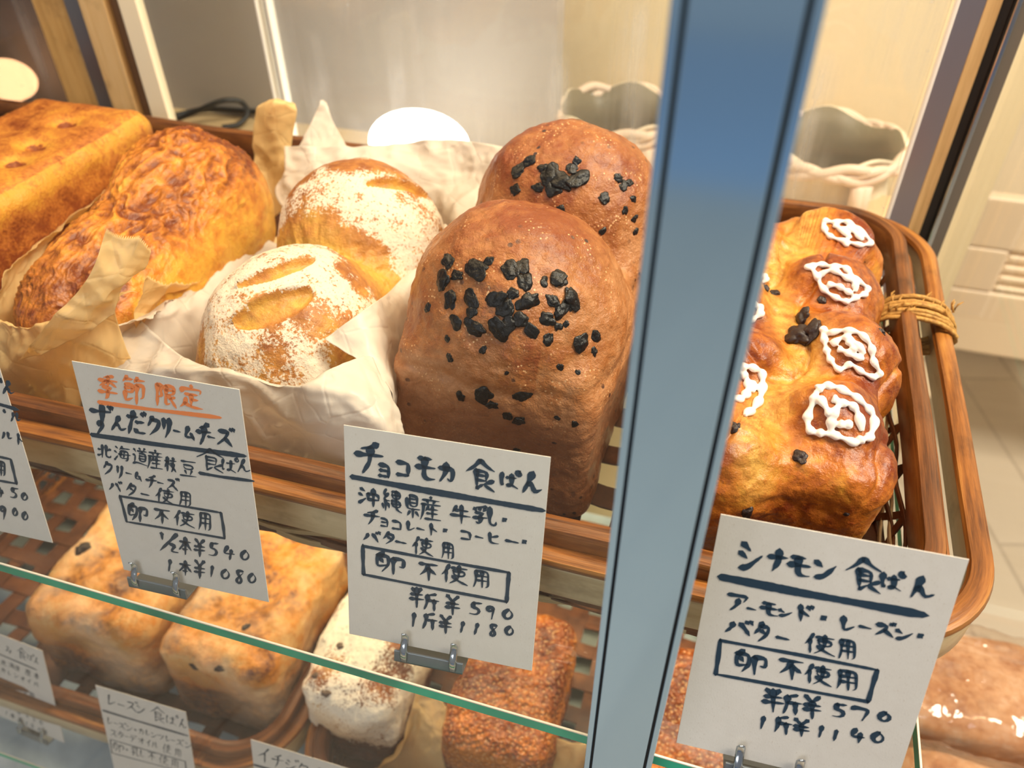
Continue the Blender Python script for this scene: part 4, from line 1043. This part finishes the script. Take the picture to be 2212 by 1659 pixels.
# lower shelf cards
def lowcard(px, py, w_, h_, lean, yaw_, lines, org, sc, label, sl, clip):
    # px,py = top left corner; the bottom rests just above the lower shelf
    zt = -.371+h_*cos(lean); tl = at(px, py, z=zt)
    bl = tl-Vector((-sin(yaw_)*sin(lean), cos(yaw_)*sin(lean), cos(lean)))*h_
    return card(None, w_, h_, bl, yaw_, lean, lines, org, sc, label, (.0016, .00040), w_*.5, sl, clip)
cD = [('t', [('レ',700,445,60,75),('ー',765,475,50,12),('ズ',828,480,75,65),('ン',887,502,60,60),('食',990,532,95,95),('ぱ',1082,567,75,60),('ん',1148,590,50,60)], 1.1), ('l',650,508,1180,667,13),
 ('t', [('レ',690,575,38,50),('ー',730,590,30,10),('ズ',768,605,48,42),('ン',815,620,45,40),('・',853,632,12,12),('カ',890,640,38,38),('レ',930,650,35,42),('ン',970,663,42,38),('ツ',1012,675,38,34),('レ',1055,687,32,42),('ー',1090,697,30,10),('ズ',1132,710,48,42),('ン',1185,727,45,42)], .85),
 ('t', [('ス',715,650,48,42),('タ',760,662,44,44),('ー',798,672,26,8),('デ',838,686,46,44),('オ',890,700,44,42),('イ',935,712,38,42),('ル',975,726,42,42),('使',1050,750,55,58),('用',1120,775,45,52)], .8),
 ('b', [(695,690),(1165,828),(1175,900),(705,775),(695,690)], 1.0),
 ('t', [('卵',745,740,75,60),('・',800,757,14,14),('乳',850,765,50,60),('し',895,780,35,50),('不',955,795,50,55),('使',1030,820,60,58),('用',1100,842,50,55)], .85)]
lowcard(205.5, 1480, .090, .120, .25, .02, cD, (0,1360), 2.9105, 'small kraft card on the lower shelf, middle of the three lower cards', .27, 'grey clip under the middle lower card')
cE = [('t', [('く',-120,250,60,80),('る',-30,300,60,80),('み',95,370,80,80),('食',235,410,100,120),('ぱ',335,455,70,70),('ん',400,490,50,70)], .9), ('l',-200,330,400,590,16),
 ('t', [('北',40,515,60,60),('海',130,545,60,60),('道',190,575,55,60),('産',310,620,70,70),('本',400,660,60,70)], .8), ('t', [('カ',40,595,50,50),('レ',105,630,40,50),('ン',180,655,50,50),('オ',250,690,50,50),('イ',320,715,50,50),('ル',400,750,60,50)], .8),
 ('t', [('ス',35,740,40,40),('イ',95,765,40,40),('ル',145,795,40,40),('使',265,830,90,80),('用',350,870,60,70)], .8), ('b', [(-200,700),(430,985),(455,1110),(-190,820)], 1.0),
 ('t', [('不',150,890,60,60),('使',245,925,70,70),('用',335,965,60,70),('卵',20,840,80,70)], .8), ('t', [('½',40,960,60,60),('本',115,1000,60,60),('¥',210,1050,55,70),('6',300,1090,45,50),('5',370,1125,45,50),('0',450,1165,50,50)], .8),
 ('t', [('1',70,1060,30,50),('本',140,1095,60,60),('¥',220,1135,50,60),('1',290,1175,30,50),('2',355,1205,50,50),('0',430,1240,45,45),('0',500,1270,45,45)], .8)]
tlE = at(91, 1406, z=-.371+.116)
eP = tlE-Vector((.088*cos(-.05), .088*sin(-.05), 0))
card(None, .088, .120, eP-Vector((sin(.05)*sin(.25), cos(.05)*sin(.25), cos(.25)))*.120, -.05, .25, cE, (0,1330), 5.046, 'small kraft card for the walnut loaf at the lower left corner of the photo', (.0016, .00040), .05, .42, 'grey clip under the lower left card')
cG = [('t', [('イ',1665,790,95,100),('チ',1745,825,80,90),('ジ',1835,850,90,75),('ク',1910,880,80,80),('食',2010,915,90,90),('ぱ',2090,945,75,60)], 1.1), ('l',1600,850,2150,1000,14)]
lowcard(541, 1597, .090, .120, .25, .02, cG, (0,1360), 2.9105, 'small kraft card for the fig loaf, at the bottom edge of the photo', .27, 'grey clip under the card at the bottom edge')

# ------------------------------------------------------------------ behind the case
# pots with rope-like rims
def pot(px, py, y_, rad, hgt, label, seed):
    c0 = at(px, py, y=y_); g = empty('ceramic_pot', (c0.x, c0.y, c0.z-hgt)); tag(g, label, 'pot', 'pots behind the case')
    prof = [(.55,0),(.80,.05),(.96,.25),(1.0,.5),(.96,.72),(.86,.86),(.82,.92),(.90,.97),(1.0,1.0),(.94,1.0),(.80,.94),(.74,.86),(.85,.70),(.9,.45),(.7,.12),(0,.10)]
    N_ = 64; V = []; rr = random.Random(seed)
    for (r, h) in prof:
        for k in range(N_):
            a = 2*pi*k/N_; wv = 1+.02*sin(3*a+seed)+.012*sin(11*a+h*9)
            V.append((c0.x+rad*r*wv*cos(a), c0.y+rad*r*wv*sin(a), c0.z-hgt+hgt*h+.006*sin(5*a)*(h > .9)))
    F_ = [(i*N_+k, i*N_+(k+1)%N_, (i+1)*N_+(k+1)%N_, (i+1)*N_+k) for i in range(len(prof)-1) for k in range(N_)]+[tuple(reversed(range(N_)))]
    me = bpy.data.meshes.new('body'); me.from_pydata(V, [], F_); me.update()
    t = NT('cream_glaze_%d' % seed); f = t.noise(14, 5, .6, t.coord((1,1,.35)), .8); t.l(t.ramp(f, [(.40, (.86, .74, .52)), (.56, (.80, .66, .46)), (.66, (.66, .36, .25))]), t.b.inputs['Base Color']); t.set(Roughness=.35)
    inn = simple('pot_inside_%d' % seed, (.16, .13, .07), .5); o_ = obj('body', me, [t.m, inn]); keep(o_, g)  # inner glaze coloured dark, so the opening's shade is in the colour
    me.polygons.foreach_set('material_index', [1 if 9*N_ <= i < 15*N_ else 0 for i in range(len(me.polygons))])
    mm = MB()
    for k in range(3):
        pts = [(c0.x+rad*(1.0+.014*sin(13*a+k*2.1))*cos(a), c0.y+rad*(1.0+.014*sin(13*a+k*2.1))*sin(a), c0.z-.004+.004*k-.008+.004*sin(7*a+k*2.1)) for a in [2*pi*i/90 for i in range(90)]]
        mm.tube(pts, .0058, 8, True)
    mm.build('rope_rim', simple('blush_clay_%d' % seed, (.80, .60, .44), .5, var=.2, vs=30), g, True)
    mm = MB()
    a = -1.0 if seed == 1 else -1.15
    for k in range(2):
        pts = [(c0.x+rad*(1.02)*cos(a+.10*k+.03*i*(1-k)), c0.y+rad*(1.02)*sin(a+.10*k+.03*i*(1-k)), c0.z-.02-i*.022) for i in range(9)]
        mm.tube(pts, .008, 8)
    mm.build('clay_strap', bpy.data.materials['blush_clay_%d' % seed], g, True)
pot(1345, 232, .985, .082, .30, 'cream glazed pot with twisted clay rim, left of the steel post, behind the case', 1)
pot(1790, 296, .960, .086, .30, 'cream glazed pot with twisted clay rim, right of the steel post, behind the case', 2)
# glowing globes added in place of two bright glares behind the case
def glare(px, py, y_, r, label, w_):
    c0 = at(px, py, y=y_); g = empty('glare_globe', (c0.x, c0.y, -.035)); tag(g, label, 'glare', 'added glare globes behind the case')
    t = NT('glare_glow'); t.b.inputs['Emission Color'].default_value = (1, .95, .87, 1); t.b.inputs['Emission Strength'].default_value = w_; t.b.inputs['Base Color'].default_value = (1, .95, .85, 1)
    bm = bmesh.new(); bmesh.ops.create_uvsphere(bm, u_segments=32, v_segments=20, radius=r, matrix=Matrix.Translation(c0) @ Matrix.Diagonal((1.25, .8, .8, 1)))
    me = bpy.data.meshes.new('globe'); bm.to_mesh(me); bm.free(); keep(obj('globe', me, t.m), g)
    mm = MB(); mm.tube([(c0.x, c0.y, -.034), (c0.x, c0.y, c0.z-r*.7)], r*.35, 16); mm.build('glare_foot', M['steel'], g, True)
glare(905, 312, .80, .048, 'added oval globe lamp glowing behind the white paper', 6)
glare(18, 172, .86, .034, 'added small globe lamp glowing behind the square loaf', 9)
# cables
mm = MB()
def curve(pts, n=10):
    out = []
    for i in range(len(pts)-1):
        p0, p1, p2, p3 = [Vector(pts[max(0, min(len(pts)-1, i+k))]) for k in (-1,0,1,2)]
        for k in range(n):
            tt = k/n; out.append(.5*((2*p1)+(-p0+p2)*tt+(2*p0-5*p1+4*p2-p3)*tt*tt+(-p0+3*p1-3*p2+p3)*tt**3))
    return out+[Vector(pts[-1])]
cp = [at(372,262,z=-.028), at(430,238,z=-.012), at(480,218,z=-.003), at(520,220,z=-.008), at(535,245,z=-.02), at(515,268,z=-.028), at(480,275,z=-.028)]
mm.tube(curve(cp), .0035, 8)
mm.tube(curve([at(380,250,z=-.028), at(450,236,z=-.026), at(560,242,z=-.026), at(650,236,z=-.026), at(700,222,z=-.02), at(740,232,z=-.026), at(800,262,z=-.030)]), .0040, 8)
tag(mm.build('black_cable', simple('black_rubber_cable', (.012, .012, .012), .45), None, True), 'black cable looping on the counter behind the basket', 'cable')
mm = MB(); mm.box((-1.6, -4.3, -.9499), (1.2, -2.45, -.940)); tcp = NT('blue_mottling'); tcp.l(tcp.ramp(tcp.noise(45, 5, .7, tcp.coord()), [(.35, (.05, .25, .65)), (.65, (.30, .62, 1.0))]), tcp.b.inputs['Base Color']); tcp.set(Roughness=.9)  # unseen blue panel, added so the post mirrors a blue patch
tag(mm.build('blue_reflector', tcp.m), 'blue mottled panel added out of view on the floor, mirrored in the steel post', 'mat')
# dark cabinet at far left behind
m = MB(); m.box((-1.45, .97, -.95), (-.80, 1.3, 1.2)); 
tag(bevel(m.build('brown_cabinet', simple('dark_brown_wood', (.13, .07, .035), .3, var=.3, vs=8)), .004), 'dark brown cabinet behind the left end of the case', 'cabinet')

# ------------------------------------------------------------------ right of the case: chair, table, wrapped loaves
X, Y = .66, 1.50
ch = empty('plastic_chair', (X, Y+.2, -.95)); tag(ch, 'pale cream plastic chair with slots in its back, seen through the side glass', 'chair')
mc = simple('cream_plastic', (.80, .62, .42), .45)
mm = MB(); mm.box((X-.23, Y+.02, -.62), (X+.23, Y+.42, -.58)); bevel(mm.build('seat', mc, ch), .015, 4)
mm = MB()
mm.box((X-.25, Y-.01, -.60), (X+.25, Y+.02, -.46)); mm.box((X-.25, Y-.01, -.37), (X+.25, Y+.02, -.27)); mm.box((X-.25, Y-.01, -.46), (X-.17, Y+.02, -.37)); mm.box((X+.17, Y-.01, -.46), (X+.25, Y+.02, -.37))
for k in range(4):
    for q in range(3): mm.box((X-.17+q*.115, Y-.008, -.457+k*.022), (X-.17+q*.115+.10, Y+.018, -.445+k*.022))
for k in range(2): mm.box((X-.072+k*.115, Y-.008, -.46), (X-.054+k*.115, Y+.018, -.37))
bevel(mm.build('backrest', mc, ch), .006, 3)
for sx in (-1, 1):
    for sy in (0, 1):
        mm = MB(); mm.tube([(X+sx*.20, Y+.03+sy*.36, -.60), (X+sx*.23, Y+sy*.42, -.95)], [.026, .020], 10); mm.build('leg', mc, ch, True)
tb = empty('side_table', (.46, .40, -.95)); tag(tb, 'brown wooden side table right of the case, under the bagged loaves', 'table')
tw = cane('table_wood', (.18, .07, .02), (.34, .15, .05), (.45, .22, .08), (2, 30, 30), .35)
mm = MB(); mm.box((.205, .10, -.465), (.75, .62, -.44)); bevel(mm.build('table_top', tw, tb), .003)
for (x, y) in ((.23,.13),(.72,.13),(.23,.59),(.72,.59)):
    mm = MB(); mm.box((x-.018, y-.018, -.95), (x+.018, y+.018, -.465)); mm.build('leg', tw, tb)
tr_ = empty('wooden_tray', (.46, .40, -.44)); tag(tr_, 'dark brown slatted wooden tray holding the bagged loaves on the side table', 'tray')
mm = MB()
for y in (.16, .315, .47, .60): mm.box((.215, y-.010, -.44), (.72, y+.010, -.385))
mm.build('divider', tw, tr_)
mm = MB(); mm.box((.21, .15, -.4398), (.72, .61, -.432)); mm.build('tray_base', tw, tr_)
bagm = NT('clear_plastic_bag'); bagm.t.nodes.remove(bagm.b)
tr2 = bagm.n('ShaderNodeBsdfTransparent'); tr2.inputs[0].default_value = (.97, .95, .93, 1); gl = bagm.n('ShaderNodeBsdfGlossy'); gl.inputs['Roughness'].default_value = .12
df = bagm.n('ShaderNodeBsdfTranslucent'); df.inputs[0].default_value = (.9, .85, .8, 1)
m1 = bagm.n('ShaderNodeMixShader'); bagm.l(bagm.math('ADD', bagm.schlick(), .06), m1.inputs[0]); bagm.l(tr2.outputs[0], m1.inputs[1]); bagm.l(gl.outputs[0], m1.inputs[2])
m2 = bagm.n('ShaderNodeMixShader'); m2.inputs[0].default_value = .12; bagm.l(m1.outputs[0], m2.inputs[1]); bagm.l(df.outputs[0], m2.inputs[2]); bagm.l(m2.outputs[0], bagm.out.inputs[0])
bn = bagm.n('ShaderNodeBump'); bn.inputs['Distance'].default_value = .006; bagm.l(bagm.noise(30, 3, .5, bagm.coord()), bn.inputs['Height']); bagm.l(bn.outputs[0], gl.inputs['Normal'])
for i, (x, y) in enumerate(((.31, .238), (.31, .392), (.31, .535), (.50, .238), (.50, .392), (.50, .535))):
    def sdfb(p): return sd_box(p, (0, 0, .045), (.080, .060, .045), .02)
    def dspb(P, N): return fbm(P*14+i*5, 3)*.004, {'top': np.clip(.2+.5*N[:,2]+.4*noise(P*20+i), 0, 1)}
    tt = crust('bagged_crust_%d' % i, (.80, .58, .42), (.70, .42, .24), (.46, .22, .10), 18, .45, .3, None, .05, 0.)[0]
    side = 'beside the side glass' if x < .4 else 'far from the glass'; dep = ('front row', 'middle row', 'back row')[i % 3]
    o = place(organic('bagged_loaf', sdfb, (0,0,.045), (.080,.060,.045), 26, dspb), 'bagged_loaf', tt.m, (x, y, -.4318), 0, 'loaf in a shiny clear bag on the side table, %s, %s' % (dep, side), group='bagged loaves on the side table')
    def sdfc(p): return sd_box(p, (0, 0, .05), (.086, .066, .050), .022)
    def dspc(P, N): return fbm(P*30+i*7, 3)*.0035, {}
    obj('clear_bag', organic('clear_bag', sdfc, (0,0,.05), (.086,.066,.05), 30, dspc), bagm.m, o)
# dark tray on the lower shelf at the far left
a0 = at(0, 1205, z=-.33); mm = MB(); mm.box((-.98, .40, -.3795), (-.83, .62, -.30)); 
tag(bevel(mm.build('black_box', simple('black_box_mat', (.015, .015, .017), .5)), .004), 'black box on the lower shelf at the left edge of the photo', 'box')
